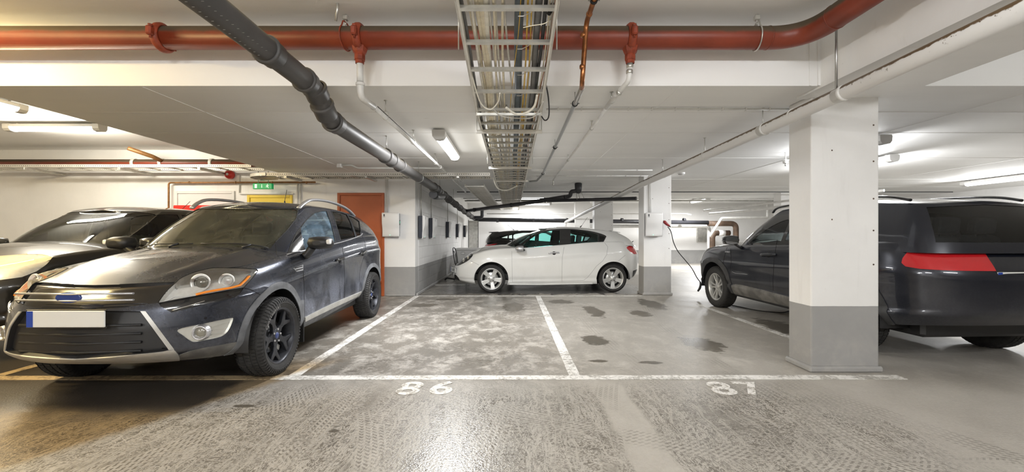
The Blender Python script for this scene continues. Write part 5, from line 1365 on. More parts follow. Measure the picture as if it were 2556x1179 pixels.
# strap hooks seen at the ceiling
tag(MB().tube([(-1.335, 3.20, ZU), (-1.335, 3.20, 2.97), (-1.36, 3.23, 2.9)], .010, 8).build('ceiling_hook', 'galv'), 'galvanised hook in the ceiling above the red pipe, left side', 'hook')

# grey drain with its offset under the beam
gx = -1.605; rg = .080
gp = [(gx, .6, 2.50), (gx, 3.16, 2.452), (gx - .0, 3.42, 2.43), (gx - .01, 3.68, 2.275), (gx, 3.95, 2.262), (gx, 8.85, 2.235), (gx + .02, 14.1, 2.06), (gx + .02, 17.6, 1.97)]
gd = MB().tube(bend(gp[:6], .10, 8), rg, 32).tube(gp[5:], rg, 28).build('drain_pipe', 'grey_pipe')
tag(gd, 'long dark grey drain pipe hung below the ceiling, bending down under the beam', 'pipe')
dY = Vector((0, 1, -.02)); dd = (Vector(gp[3]) - Vector(gp[2])).normalized()
for p, d, L in ((( gx, 2.78, 2.458), dY, .12), ((gx, 3.27, 2.447), dY, .10), ((gx, 3.44, 2.415), dd, .12), ((gx - .006, 3.60, 2.32), dd, .15), ((gx - .003, 3.80, 2.266), dY, .13),
                ((gx, 5.35, 2.256), dY, .14), ((gx, 5.62, 2.254), dY, .10), ((gx, 6.0, 2.252), dY, .05), ((gx, 8.6, 2.237), dY, .12), ((gx, 9.0, 2.232), dY, .14), ((gx, 9.9, 2.2), dY, .12), ((gx, 10.7, 2.17), dY, .12), ((gx + .01, 11.9, 2.135), dY, .12), ((gx + .01, 12.9, 2.10), dY, .1), ((gx + .02, 14.1, 2.06), dY, .2), ((gx + .02, 15.4, 2.03), dY, .1), ((gx + .02, 16.4, 2.0), dY, .1)):
    collar(gd, p, d, rg + .010, L, 'grey_pipe')
part_tube('branch_pipe', [(gx - .02, 8.62, 2.10), (gx - .02, 8.9, 2.10), (gx + .0, 9.6, 2.16)], .085, 'dark_pipe', gd, 20)
for y, z in ((5.35, 2.256), (7.2, 2.245), (9.3, 2.22), (11.5, 2.15)):
    zt = ZU if y < YB else ZS
    hang(gd, gx, y, z + rg, zt); ringof(gd, (gx, y, z), (0, 1, 0), rg + .001, .03, .004, 'steel')
# fine printed ticks on the drain's wall
tk = MB()
for k in range(26):
    y = 1.5 + k * .045
    for a in (-.9, -.2): tk.box(gx + math.sin(a + PI) * (rg + .0004) - .006, gx + math.sin(a + PI) * (rg + .0004) + .006, y, y + .003, 2.468 - (y - 1.5) * .012 + math.cos(a + PI) * (rg + .0004) - .0006, 2.468 - (y - 1.5) * .012 + math.cos(a + PI) * (rg + .0004) + .0006)
o = tk.build('print_marks', 'galv', gd); o['kind'] = 'stuff'

# white drain along the right
wp = [(2.50, 1.2, 2.37), at(2162, 207, 3.02), at(1905, 325, 4.19), at(1600, 462, 8.17), at(1530, 497, 10.4), at(1413, 555, 17.0), at(1411, 572, 17.0)]
def spotted():
    s = N('white_pipe_rust'); p = s.pos(); o = s.n('ShaderNodeNewGeometry').outputs['Normal']; nz = s.n('ShaderNodeSeparateXYZ', i_0=o).outputs[2]
    nn = s.noise(p, 14, 6, .65); Y = s.n('ShaderNodeSeparateXYZ', i_0=p).outputs[1]
    near = s.ramp(Y, 6.0, 3.2)
    top = s.ramp(s.math('ADD', nz, s.math('MULTIPLY', nn, .9)), .72, .90); sp = s.math('MULTIPLY', s.ramp(s.noise(p, 34, 3), .64, .68), near)
    f = s.math('MAXIMUM', top, s.math('MULTIPLY', sp, s.ramp(nz, -.5, .3)))
    s.P(col=s.mix(f, (.78, .77, .75, 1), (.13, .085, .045, 1)), rough=.45); M['white_rust'] = s.m
spotted()
wd = MB().tube(bend(wp, .08, 5), .056, 24).build('drain_pipe', 'white_rust'); tag(wd, 'white painted drain pipe with rusty top, running away along the right pillars', 'pipe')
for i, (px, py, Y) in enumerate(((2098, 237, 3.24), (1975, 292, 3.80), (1905, 325, 4.19), (1760, 390, 5.46), (1655, 437, 7.0))):
    q = at(px, py, Y); q2 = at(px - 8, py + 3.7, Y * 1.02)
    collar(wd, q, (wp[3] - wp[1]), .056, .10, 'white_pipe', lip=.006)
    zt = ZU if Y < YB else ZS
    if Y > 3.9 or Y < 3.3:
        if Y < 3.3: MB().cyl((q.x - .03, q.y, q.z), (q.x - .03, q.y, ZU), .009, 8).build('hanger_rod', 'steel', wd)
        else: hang(wd, q.x, q.y, q.z, zt)

# copper and grey heating pipe
cp = [(.56, 1.6, 2.86), (.56, 2.98, 2.86), (.53, 3.16, 2.83), (.525, 3.17, 2.50), (.55, 3.24, 2.41)]
cu = MB().tube(bend([(.56, 1.6, 2.86), (.56, 3.15, 2.85), (.53, 3.155, 2.42), (.55, 3.3, 2.405)], .07, 8), .0185, 18).build('copper_pipe', 'copper'); tag(cu, 'copper pipe dropping in front of the red pipe, right of the cable ladder', 'pipe')
for p, d in (((.56, 2.72, 2.853), (0, 1, 0)), ((.537, 3.155, 2.76), (0, 0, 1)), ((.531, 3.155, 2.52), (0, 0, 1)), ((.56, 3.04, 2.85), (0, 1, 0))): collar(cu, p, d, .0195, .04, 'copper', 'solder_joint', .003, 16)
ringof(cu, (.56, 2.86, 2.852), (0, 1, 0), .020, .022, .006, 'black_rubber'); MB().cyl((.52, 2.86, 2.852), (.60, 2.86, 2.852), .006, 8).cyl((.56, 2.86, 2.87), (.56, 2.86, ZU), .005, 8).build('clamp_bolt', 'steel', cu)
gp2 = MB().tube(bend([(.55, 3.29, 2.406), (.56, 3.8, 2.415), (.585, 8.05, 2.425), (.50, 8.5, 2.36), (.36, 8.6, 2.36)], .05, 5), .019, 16).build('heating_pipe', 'steel'); tag(gp2, 'thin grey steel pipe continuing the copper pipe under the slab', 'pipe')
for y in (3.72, 5.55, 7.9):
    x = .56 + (y - 3.8) * .006
    ringof(gp2, (x, y, 2.418), (0, 1, 0), .020, .024, .007, 'black_rubber'); MB().cyl((x - .04, y, 2.418), (x + .04, y, 2.418), .005, 8).cyl((x, y, 2.43), (x, y, ZS), .004, 8).build('clamp_bolt', 'steel', gp2)

# sprinkler drops
s1 = MB().tube([(-1.222, YR, 2.70), (-1.218, YR, 2.46)], .026, 18).tube(bend([(-1.218, YR, 2.47), (-1.216, YR, 2.355), (-1.19, 3.60, 2.355)], .07, 8), .027, 18).tube([(-1.196, 3.55, 2.357), (-1.19, 6.8, 2.385), (-1.20, 10.8, 2.375)], .019, 16).build('sprinkler_branch', 'white_pipe')
tag(s1, 'white sprinkler branch hanging from the left red outlet and running away under the slab', 'pipe')
collar(s1, (-1.217, YR, 2.46), (0, 0, 1), .028, .03, 'white_pipe'); collar(s1, (-1.195, 3.62, 2.358), (0, 1, 0), .022, .03, 'white_pipe'); collar(s1, (-1.19, 6.95, 2.385), (0, 1, 0), .022, .05, 'white_pipe')
for y in (3.95, 5.05, 6.5, 9.2):
    z = 2.358 + (y - 3.6) * .008 if y < 6.8 else 2.38
    hang(s1, -1.192, y, z + .06, ZS, .004); MB().tube([(-1.192 + (.026 + .012 * max(0, math.cos(a))) * math.sin(a), y, z + .027 * math.cos(a) + (.03 if math.cos(a) > .7 else 0)) for a in [2 * PI * k / 20 for k in range(21)]], .0025, 6, False).build('hanger_loop', 'galv', s1)
one('wire', 'dark wire lying along the left white sprinkler branch', 'wire', [(-1.178, 3.6, 2.375), (-1.172, 5.2, 2.39), (-1.178, 6.6, 2.40)], .003, 'black_rubber')
s2 = MB().tube([(.948, YR, 2.70), (.945, YR, 2.55)], .022, 18).tube(bend([(.945, YR, 2.56), (.940, YR + .01, 2.49), (.885, 3.55, 2.437), (.88, 3.9, 2.437)], .05, 6), .021, 16).tube([(.885, 3.54, 2.437), (.885, 8.9, 2.44)], .017, 14).build('sprinkler_branch', 'white_pipe')
tag(s2, 'white sprinkler branch hanging from the right red outlet', 'pipe')
for p, d in (((.945, YR, 2.60), (0, 0, 1)), ((.943, YR, 2.555), (0, 0, 1)), ((.90, 3.50, 2.445), (-.3, 1, -.2))): collar(s2, p, d, .024, .022, 'galv', 'joint', .003, 16)
for y in (3.72, 4.65, 6.6): hang(s2, .885, y, 2.445, ZS, .006); ringof(s2, (.885, y, 2.437), (0, 1, 0), .018, .02, .004, 'galv')
MB().tube(bend([(.885, 8.85, 2.44), (.885, 9.0, 2.44), (.885, 9.0, 2.36)], .03), .015, 10).lathe([(.001, -.03), (.014, -.03), (.02, -.0), (.014, .01)], (.885, 9.0, 2.36), (0, 0, 1), 12).build('sprinkler_head', 'galv', s2)

# small conduits under the slab
def conduit(label, pts, r=.009, m='white_pipe', clips=0, name='conduit', group=None, rad=.03):
    o = one(name, label, 'pipe', pts, r, m, 10, rad, group)
    if clips:
        a, b = Vector(pts[0]), Vector(pts[-1])
        for k in range(clips):
            p = a.lerp(b, (k + .5) / clips); d = (b - a).normalized(); 
            MB().box(p.x - (.006 if abs(d.x) > .5 else r + .003), p.x + (.006 if abs(d.x) > .5 else r + .003), p.y - (.006 if abs(d.y) > .5 else r + .003), p.y + (.006 if abs(d.y) > .5 else r + .003), p.z - r - .003, p.z + r + .004, .001).build('clip', m, o)
    return o
conduit('pale conduit with clips crossing the slab right of the cable ladder, nearest of its kind', [(.34, 4.15, 2.498), (2.9, 4.15, 2.498)], .011, clips=11)
conduit('thin white pipe crossing the slab in front of the far pillar', [(.36, 7.75, 2.46), (2.6, 7.75, 2.46)], .013, clips=4)
conduit('clipped white conduit running right towards the far pillar top', [(.36, 8.45, 2.455), (2.75, 8.45, 2.455)], .012, clips=8)
conduit('white conduit bending down from a ceiling box left of the long lamp', [(-3.05, 7.45, 2.50), (-2.86, 7.45, 2.50), (-2.75, 7.45, 2.45), (-1.22, 7.45, 2.45)], .015, clips=0)
tag(MB().box(-3.11, -3.03, 7.41, 7.49, 2.455, ZS, .008).build('junction_box', 'white_plastic'), 'small white junction box at the end of the left ceiling conduit', 'box')
tag(hang(None, -2.1, 7.45, 2.46, ZS), 'thin rod holding the white conduit left of the drain', 'rod')
for k, (y, z, r, m) in enumerate(((11.4, 2.44, .012, 'dark_pipe'), (12.9, 2.40, .014, 'white_pipe'), (13.3, 2.36, .02, 'galv'), (13.8, 2.42, .018, 'white_pipe'))):
    conduit(['dark thin pipe across the slab behind the far pillar', 'white thin pipe across the slab before its far edge', 'grey pipe across near the far edge of the slab', 'white pipe right at the far edge of the slab'][k], [(-1.5, y, z), (12, y, z)], r, m, clips=0)
conduit('thin white pipe along the far ceiling, ending in a kink at the right', [(-1.0, 16.6, 2.12), (6.9, 16.6, 2.12), (7.1, 16.6, 2.08)], .02)
conduit('white pipe rising across the far bays at the right', [(6.5, 14.2, 2.10), (7.4, 10.5, 2.18), (8.0, 9.0, 2.22)], .03)
conduit('second white pipe rising across the far bays at the right, lower', [(6.8, 14.4, 2.0), (8.2, 9.4, 2.10)], .045)

# dark drains at the far end
dk = one('drain_pipe', 'black drain pipe rising from the long grey drain to a trap under the slab', 'pipe', [(gx, 14.0, 2.07), (.3, 12.0, 2.17), (1.32, 10.35, 2.205)], .055, 'dark_pipe', 18)
collar(dk, (-1.2, 13.55, 2.09), (1.9, -2, .1), .058, .12, 'dark_pipe'); collar(dk, (.0, 12.32, 2.155), (1.9, -2, .1), .058, .1, 'dark_pipe'); collar(dk, (.9, 11.0, 2.19), (1.9, -2, .1), .058, .12, 'dark_pipe')
MB().tube(bend([(1.30, 10.38, 2.205), (1.42, 10.2, 2.215), (1.43, 10.15, 2.32), (1.56, 10.1, 2.33)], .06, 8), .05, 16).build('trap_bend', 'dark_pipe', dk)
MB().lathe([(.04, -.09), (.075, -.07), (.085, .03), (.09, .14), (.07, .16)], (1.60, 10.1, 2.36), (0, 0, 1), 16).build('trap_body', 'dark_pipe', dk)
for a in (0, 1.6, 3.1): MB().cyl((1.60 + .05 * math.cos(a), 10.1 + .05 * math.sin(a), 2.34), (1.66 + .09 * math.cos(a), 10.1 + .09 * math.sin(a), 2.12), .008, 6).build('trap_stay', 'galv', dk)
tag(MB().tube([(.9, 10.7, 2.14), (2.78, 9.35, 2.08)], .040, 16).build('drain_pipe', 'dark_pipe'), 'black pipe running towards the pillar with the charging box', 'pipe')
dk2 = one('drain_pipe', 'dark pipe on the far wall above the white hatchback', 'pipe', [(gx + .02, 17.5, 1.93), (8.2, 17.5, 1.80)], .085, 'dark_pipe', 20)
for x in (-.6, .9, 2.3, 3.6, 4.6, 5.6, 7.2): collar(dk2, (x, 17.5, 1.90), (1, 0, 0), .088, .10, 'dark_pipe')
part_tube('branch_pipe', [(-1.58, 16.8, 1.98), (-1.2, 16.8, 1.98), (-1.2, 16.8, 2.3)], .07, 'dark_pipe', dk2, 16, .1)
one('drain_pipe', 'white pipe on the far wall below the dark one, turning down at the right', 'pipe', [(3.3, 17.9, 1.66), (8.42, 17.9, 1.66), (8.42, 17.9, 0.0)], .075, 'white_pipe', 16, .16)
one('drain_pipe', 'white slanting pipe piece in front of the rusty pipework', 'pipe', [(8.12, 17.2, 1.22), (8.62, 17.2, 1.98), (10.5, 17.2, 2.0), (10.5, 17.2, 2.71)], .05, 'white_pipe', 14)
rp = one('rusty_pipe', 'rusty brown pipe loop on the far wall at the right', 'pipe', [(8.2, 17.5, 1.76), (9.36, 17.5, 1.76), (9.36, 17.5, .05)], .11, 'rusty', 18, .22)
one('rusty_pipe', 'lower rusty brown pipe bend on the far wall beside the white down pipe', 'pipe', [(8.40, 17.55, .03), (8.40, 17.55, 1.36), (9.12, 17.55, 1.37)], .11, 'rusty', 18, .22)
ringof(bpy.data.objects['rusty_pipe.001'], (8.78, 17.55, 1.365), (1, 0, 0), .112, .26, .012, 'white_plastic', 'pipe_sleeve')
tag(MB().box(8.35, 8.82, 18.86, 18.98, .98, 1.62, .02).build('wall_cabinet', 'galv'), 'grey metal cabinet on the far wall beside the white down pipe', 'cabinet')

# ------------------------------------------------------------------ cable ladders
def ladder(label, p0, p1, w, step, name='cable_ladder', rail_h=.055, m='tray_white', rung_m='galv', holes=False, along='y'):
    """two side rails and rungs; each rung is a part"""
    p0, p1 = Vector(p0), Vector(p1); d = (p1 - p0); L = d.length; d.normalize(); up = Vector((0, 0, 1)); side = d.cross(up).normalized(); up2 = side.cross(d)
    t = thing(name, label, 'cable ladder', p0)
    def brick(a, b, wd, h, nm, mm):
        mb = MB(); v = []
        for q in (a, b):
            for (s_, u_) in ((-wd, 0), (wd, 0), (wd, h), (-wd, h)): v.append(mb.b.verts.new(q + (side if along == 'y' else side) * s_ + up2 * u_ - p0))
        for f in ((0, 1, 2, 3), (7, 6, 5, 4), (0, 4, 5, 1), (1, 5, 6, 2), (2, 6, 7, 3), (3, 7, 4, 0)): mb.b.faces.new([v[i] for i in f])
        return mb
    for sg in (-1, 1):
        a = p0 + side * sg * w / 2; b = p1 + side * sg * w / 2
        mb = brick(a, b, .004, rail_h, 'rail', m)
        for uu in (0, rail_h - .006):      # folded lips
            q = brick(a + up2 * uu - side * sg * .010, b + up2 * uu - side * sg * .010, .010, .005, 'x', m); tmp = bpy.data.meshes.new('x'); q.b.to_mesh(tmp); q.b.free(); mb.b.from_mesh(tmp); bpy.data.meshes.remove(tmp)
        mb.build('side_rail', m, t)
        if holes:
            hm = MB(); n = int(L / .04)
            for k in range(n):
                c = a + d * (k + .5) * .04 + up2 * rail_h * .5 - p0 - side * sg * 0
                e = d * .011
                for s2 in (-1, 1):
                    o2 = side * .0046 * s2
                    hm.b.faces.new([hm.b.verts.new(c + o2 + e + up * .005), hm.b.verts.new(c + o2 - e + up * .005), hm.b.verts.new(c + o2 - e - up * .005), hm.b.verts.new(c + o2 + e - up * .005)])
            o = hm.build('slot_holes', 'seam', t, recalc=False); o['kind'] = 'stuff'
    n = int(L / step); me = None
    for k in range(n + 1):
        c = p0 + d * (k * step + .02)
        if me is None:
            mb = MB(); r = [(-.014, 0), (-.014, .022), (-.011, .022), (-.011, .004), (.011, .004), (.011, .022), (.014, .022), (.014, 0)]
            ex = d; mb.prism(r, side * (-w / 2), ex, up2, side, w); o = mb.build('rung', rung_m, t); me = o.data
        else: o = bpy.data.objects.new('rung', me); C.objects.link(o); o.parent = t
        o.location = c - p0 + up2 * .004
    return t
xc = -.028
# z of the ladder's underside along y
def zlad(y): return 2.61 - .161 * (y - 2.42) if y < 3.95 else 2.335 - .004 * (y - 3.95)
L1 = ladder('cable ladder segment nearest the camera, sloping down under the beam', (xc, 1.19, zlad(1.19)), (xc, 3.97, zlad(3.95)), .60, .326)
L2 = ladder('middle cable ladder segment under the slab with closely seen rungs', (xc, 3.80, 2.335), (xc, 8.9, 2.31), .585, .285)
L3 = ladder('farthest cable ladder segment before the far ceiling', (xc, 8.95, 2.30), (xc, 16.6, 2.26), .58, .30)
L4 = ladder('narrow cable ladder splitting off to the left of the main one', (-.78, 8.7, 2.26), (-.60, 15.5, 2.20), .40, .25)
for (x, y) in ((-.37, 4.4), (.31, 4.4), (-.37, 6.3), (.31, 6.3), (-.37, 2.9), (.31, 2.9), (-.37, 9.3), (.31, 9.3)):
    par = L1 if y < 3.9 else (L2 if y < 8.9 else L3); zt = ZU if y < YB else ZS
    o = MB().cyl((x - par.location.x, y - par.location.y, zlad(y) - par.location.z), (x - par.location.x, y - par.location.y, zt - par.location.z), .005, 8).build('hanger_rod', 'galv', par)
for y in (4.33, 6.62, 8.2):
    MB().box(-.34, .34, y - .006 - 3.80, y + .006 - 3.80, -.035, .0, 0).box(-.34, .34, y - .02 - 3.80, y + .02 - 3.80, -.004, 0).build('support_bracket', 'tray_white', L2)
sm = mat('joint_plate', (.66, .64, .58), .4, metal=.3)
for x in (-.332, .276): MB().box(x - .006, x + .006, -.14, .14, -.01, .07, .002).build('joint_plate', sm, L1).location = (-xc + 0, 2.74, zlad(3.93) - zlad(1.19)) if False else (x * 0 - xc + 0, 2.74, -.285)
Lh = ladder('white perforated cable ladder crossing from the left below the slab', (-4.45, 7.80, 2.33), (-.40, 7.80, 2.33), .46, .30, holes=True, along='x')
Ll = ladder('white perforated cable ladder at the far left in front of the red pipe', (-10.2, 8.15, 2.545), (-4.95, 8.15, 2.545), .42, .45, holes=True, along='x')
# curved end of the crossing ladder
def arc(cx, cy, z, r, a0, a1, n=16): return [(cx + r * math.cos(a0 + (a1 - a0) * k / n), cy + r * math.sin(a0 + (a1 - a0) * k / n), z) for k in range(n + 1)]
bd = thing('cable_ladder', 'curved white end piece joining the two left cable ladders', 'cable ladder', (-4.45, 8.05, 2.33))
for r, nm in ((.50, 'side_rail'), (.08, 'side_rail')):
    mb = MB(); pts = arc(0, 0.0, 0, r, -PI / 2, -PI * 1.15); V = [[mb.b.verts.new((p[0], p[1], z)) for z in (0, .055)] for p in pts]
    for i in range(len(V) - 1): mb.b.faces.new((V[i][0], V[i + 1][0], V[i + 1][1], V[i][1]))
    o = mb.build(nm, 'tray_white', bd); md = o.modifiers.new('thick', 'SOLIDIFY'); md.thickness = .012
for k in range(6):
    a = -PI / 2 - PI * .65 * (k + .5) / 6; MB().tube([(.08 * math.cos(a), .08 * math.sin(a), .008), (.50 * math.cos(a), .50 * math.sin(a), .008)], .012, 6).build('rung', 'galv', bd)
for (x0, x1, y, z) in ((-4.1, -3.75, 7.55, 2.30), (-1.0, -.8, 7.55, 2.30), (-2.65, -2.45, 7.55, 2.30)):
    MB().box(x0 + 4.45, x0 + .05 + 4.45, -.28, .28, -.045, -.01, .003).build('support_bracket', 'galv', Lh)
for x in (-9.2, -7.4, -5.9): MB().box(x + 10.2, x + 10.25, -.30, .45, -.06, -.01, .003).build('support_bracket', 'galv', Ll)
# cables in the main ladder: (x offset, radius, colour, lifts)
cab_cols = {'cream': (.80, .73, .56), 'pale_grey': (.62, .60, .55), 'blue_grey': (.11, .14, .165), 'mid_grey': (.16, .16, .16), 'jet': (.022, .022, .024), 'amber_cord': (.72, .45, .05), 'olive': (.10, .14, .06), 'rust_cord': (.40, .16, .06), 'ivory': (.86, .83, .73)}
for k, c in cab_cols.items(): mat('cable_' + k, c, .5, var=.08, scale=30)
CAB = [(-.270, .011, 'mid_grey', .1), (-.235, .015, 'cream', .7), (-.215, .010, 'ivory', .2), (-.195, .013, 'cream', .5), (-.165, .021, 'cream', .3), (-.140, .007, 'mid_grey', .4), (-.120, .019, 'ivory', .6),
       (-.094, .008, 'cream', .2), (-.078, .007, 'pale_grey', .8), (-.060, .008, 'ivory', .4), (-.030, .009, 'cream', .3), (-.012, .007, 'pale_grey', .9), (.035, .003, 'amber_cord', 1),
       (.075, .031, 'blue_grey', .05), (.122, .005, 'amber_cord', .1), (.134, .005, 'amber_cord', .2), (.146, .004, 'amber_cord', .15), (.165, .009, 'ivory', .3), (.192, .023, 'mid_grey', .15), (.222, .012, 'jet', .2),
       (.238, .005, 'cream', .5), (.248, .005, 'olive', .3), (.258, .004, 'rust_cord', .6), (.268, .006, 'pale_grey', .3)]
names = {'cream': 'cream cable', 'pale_grey': 'pale grey cable', 'blue_grey': 'thick blue-grey conduit', 'mid_grey': 'dark grey cable', 'jet': 'black cable', 'amber_cord': 'thin yellow cable', 'olive': 'thin green cable', 'rust_cord': 'thin orange-brown cable', 'ivory': 'ivory cable'}
rnd = random.Random(3)
for i, (x, r, c, wv) in enumerate(CAB):
    pts = []; y = 1.25; ph = rnd.uniform(0, 6)
    yend = 16.0 if i % 3 else 12.5
    while y < yend:
        k_ = .045 * wv
        zz = zlad(y) + .030 + r + (.020 if i % 4 == 1 else 0) + .004 * math.sin(y * 2.1 + ph)
        pts.append((xc + x + k_ * math.sin(y * 1.3 + ph) + .004 * math.sin(y * 4 + ph * 2), y, zz)); y += .22
    many = sum(1 for q in CAB if q[2] == c) > 1
    lab = {'cream': 'cream cables lying in the main cable ladder', 'pale_grey': 'pale grey cables lying in the main cable ladder', 'mid_grey': 'dark grey cables lying in the main cable ladder', 'amber_cord': 'thin yellow cables lying in the main cable ladder', 'ivory': 'ivory cables lying in the main cable ladder'}.get(c)
    ordn = ['leftmost', 'second', 'third', 'fourth', 'fifth', 'sixth', 'seventh', 'eighth']; kk = sum(1 for q in CAB[:i] if q[2] == c)
    one('cable', ((ordn[kk] + ' ' + names[c] + ' from the left in the main cable ladder') if many else names[c] + ' lying lengthwise in the main cable ladder'), 'cable', pts, r, 'cable_' + c, 10, .04, lab if many else None, 2)
# second layer, pale, fills the far ladder
for i in range(6):
    x = -.24 + i * .075; pts = [(xc + x + .01 * math.sin(y * 2 + i), y, zlad(y) + .085) for y in [3.9 + .4 * k for k in range(24)]]
    one('cable', ['leftmost', 'second', 'third', 'fourth', 'fifth', 'sixth'][i] + ' upper pale cable in the far part of the main cable ladder', 'cable', pts, .010, 'cable_pale_grey', 8, .05, 'upper pale cables of the main cable ladder', 2)
# loops hanging under the ladder joint
one('cable', 'black cable loop hanging from the right side of the ladder joint', 'cable', spline([(.27, 3.40, 2.50), (.31, 3.55, 2.40), (.325, 3.70, 2.30), (.30, 3.80, 2.29), (.27, 3.84, 2.34)], 8), .006, 'cable_jet', 8)
one('cable', 'pale cable loop sagging left under the ladder joint', 'cable', spline([(-.32, 3.10, 2.52), (-.27, 3.50, 2.37), (-.19, 3.62, 2.335), (-.12, 3.55, 2.375), (-.10, 3.45, 2.42)], 8), .006, 'cable_ivory', 8)
one('cable', 'pale cable bundle curving across under the ladder joint', 'cable', spline([(-.05, 3.60, 2.345), (.03, 3.70, 2.322), (.12, 3.69, 2.325), (.19, 3.62, 2.36), (.21, 3.50, 2.42)], 8), .010, 'cable_ivory', 10)
one('cable', 'pale cable crossing low from the joint to the left rail', 'cable', spline([(-.16, 3.62, 2.34), (-.10, 3.74, 2.315), (.06, 3.80, 2.31), (.20, 3.78, 2.32), (.27, 3.6, 2.40)], 8), .006, 'cable_pale_grey', 8)
one('cable', 'thin yellow cord sagging under the nearest rung', 'cable', spline([(.07, 2.62, 2.545), (.13, 2.60, 2.548), (.20, 2.60, 2.56), (.245, 2.62, 2.60)], 6), .003, 'cable_cream', 6)
one('cable', 'pale cable drooping where the narrow ladder splits off', 'cable', spline([(-.36, 7.9, 2.34), (-.30, 8.5, 2.22), (-.12, 8.8, 2.20), (.1, 8.6, 2.27)], 8), .012, 'cable_ivory', 8)
for (x, y, lb) in ((.067, 2.58, 'nearest'), (.067, 2.91, 'second'), (.07, 3.24, 'third'), (.07, 3.56, 'fourth')):
    z = zlad(y); tag(MB().tube([(x - .03, y - .022, z), (x, y - .026, z - .002), (x + .05, y - .01, z + .03), (x + .055, y + .02, z + .07)], .0028, 6).build('cable_tie', 'white_plastic'), 'white cable tie knotted round the %s rung of the main ladder' % lb, 'cable tie')
tag(MB().tube([(.225, 2.56, 2.60), (.245, 2.575, 2.64), (.25, 2.58, 2.67)], .014, 8).build('cable_tie', 'black_rubber'), 'black strap tied round the nearest rung by the right rail', 'cable tie')
one('ceiling_pipe', 'red pipe under the ceiling at the far left, behind the perforated ladder', 'pipe', [(-10.8, 8.38, 2.70), (-4.0, 8.38, 2.70)], .075, 'red_pipe', 20)
rp2 = C.objects[-1]
for x in (-7.55, -7.0, -6.0): ringof(rp2, (x, 8.38, 2.70), (1, 0, 0), .077, .06, .012, 'tray_white')
MB().tube([(-7.25, 7.9, 2.90), (-7.05, 8.2, 2.80), (-6.95, 8.35, 2.72)], .04, 10).build('branch_pipe', 'brown_pipe', rp2)
bp = one('brown_pipe', 'thin brown pipe framing the white door and running below the ladders', 'pipe', [(-7.02, 8.56, .1), (-7.02, 8.56, 2.33), (-4.02, 8.56, 2.34)], .018, 'brown_pipe', 12, .05)
for x in (-6.6, -5.65, -4.9, -4.2): ringof(bp, (x, 8.56, 2.335), (1, 0, 0), .019, .02, .006, 'brown_pipe')
for x, q in ((-4.42, 'left'), (-4.36, 'right')): conduit(q + ' one of the conduit pair down the wall right of the yellow door', [(x, 8.62, .9), (x, 8.62, 2.5)], .014, group='wall conduits by the yellow door')
for x, q in ((-2.60, 'left'), (-2.56, 'right')): conduit(q + ' one of the conduit pair above the charging box by the orange door', [(x, 8.63, 1.72), (x, 8.63, 2.42)], .010, group='wall conduits above the charging box')
conduit('thin pale conduit dropping beside the alarm bell', [(-5.62, 8.63, 2.12), (-5.62, 8.63, 2.52)], .011)
# ------------------------------------------------------------------ fittings
# charging boxes: a shallow case with an S-curved front
def charger(label, loc, rz, side_m='navy_plastic', group=None, cable=False):
    t = thing('charging_box', label, 'charger', loc, rz, group)
    w, h = .175, .245
    b = MB(); b.box(-w + .012, w - .012, -.098, 0, -h + .01, h - .005, .012, seg=2); b.build('case', side_m, t)
    # front cover: width x profile in height
    cv = MB(); prof = []
    for k in range(21):
        z = h - 2 * h * k / 20; u = k / 20
        d = .150 - .045 * (1 / (1 + math.exp(-(u - .55) * 14)))
        prof.append((z, d))
    cols = [-w, -w + .006, -w + .02, 0, w - .02, w - .006, w]; dep = [-.020, -.006, 0, 0, 0, -.006, -.020]
    V = [[cv.b.verts.new((x, -(d + e + (-.012 if k in (0, 20) else 0)), z)) for x, e in zip(cols, dep)] for k, (z, d) in enumerate(prof)]
    Bk = [[cv.b.verts.new((x, -.092, z)) for x in (cols[0], cols[-1])] for z, d in prof]
    for k in range(20):
        for i in range(6): cv.b.faces.new((V[k][i], V[k][i + 1], V[k + 1][i + 1], V[k + 1][i])).smooth = True
        cv.b.faces.new((V[k][0], V[k + 1][0], Bk[k + 1][0], Bk[k][0])); cv.b.faces.new((V[k][6], Bk[k][1], Bk[k + 1][1], V[k + 1][6]))
    cv.b.faces.new([v for v in V[0]] + [Bk[0][1], Bk[0][0]]); cv.b.faces.new([v for v in V[20]][::-1] + [Bk[20][0], Bk[20][1]])
    cv.build('front_cover', 'white_plastic', t)
    MB().box(w - .004, w + .006, -.10, -.05, -.01, .10, .004).build('socket_flap', 'black_plastic', t)
    MB().box(w + .004, w + .010, -.09, -.07, .03, .075, .002).build('status_strip', mat('status_green', (.05, .5, .3), .4, emit=.3), t)
    MB().cyl((-.015, -.1072, -h + .035), (-.015, -.1030, -h + .035), .006, 10).build('status_light', mat('status_led', (.2, 1.0, .6), .4, emit=3.0), t)
    lg = MB(); lg.box(-.135, -.105, -.1515, -.1500, .17, .215, .001).box(-.140, -.100, -.1515, -.1500, .155, .162); lg.build('maker_mark', 'gap_grey', t)
    return t
charger('white charging box on the wall between the orange door and the wall corner', (-2.475, 8.645, 1.47), 0)
for i, (y, pos) in enumerate(((9.02, 'nearest of five'), (10.15, 'second of five'), (12.75, 'third of five'), (15.0, 'fourth of five'), (17.3, 'farthest of five'))):
    c = charger('white charging box with dark side on the block wall, ' + pos, (-1.985, y, 1.43), PI / 2)
    if i < 4: conduit('conduit dropping to the charging box on the block wall, ' + pos, [(-1.955, y - .02, 1.68), (-1.955, y - .02, 2.45)], .012, 'galv')
ch = charger('white charging box on the pillar with a red plug in its side', (2.93, 8.745, 1.475), 0)
conduit('pair of thin conduits down the pillar to its charging box, left one', [(2.865, 8.735, 1.72), (2.865, 8.735, 2.50)], .007)
conduit('pair of thin conduits down the pillar to its charging box, right one', [(2.895, 8.735, 1.72), (2.895, 8.735, 2.50)], .007)
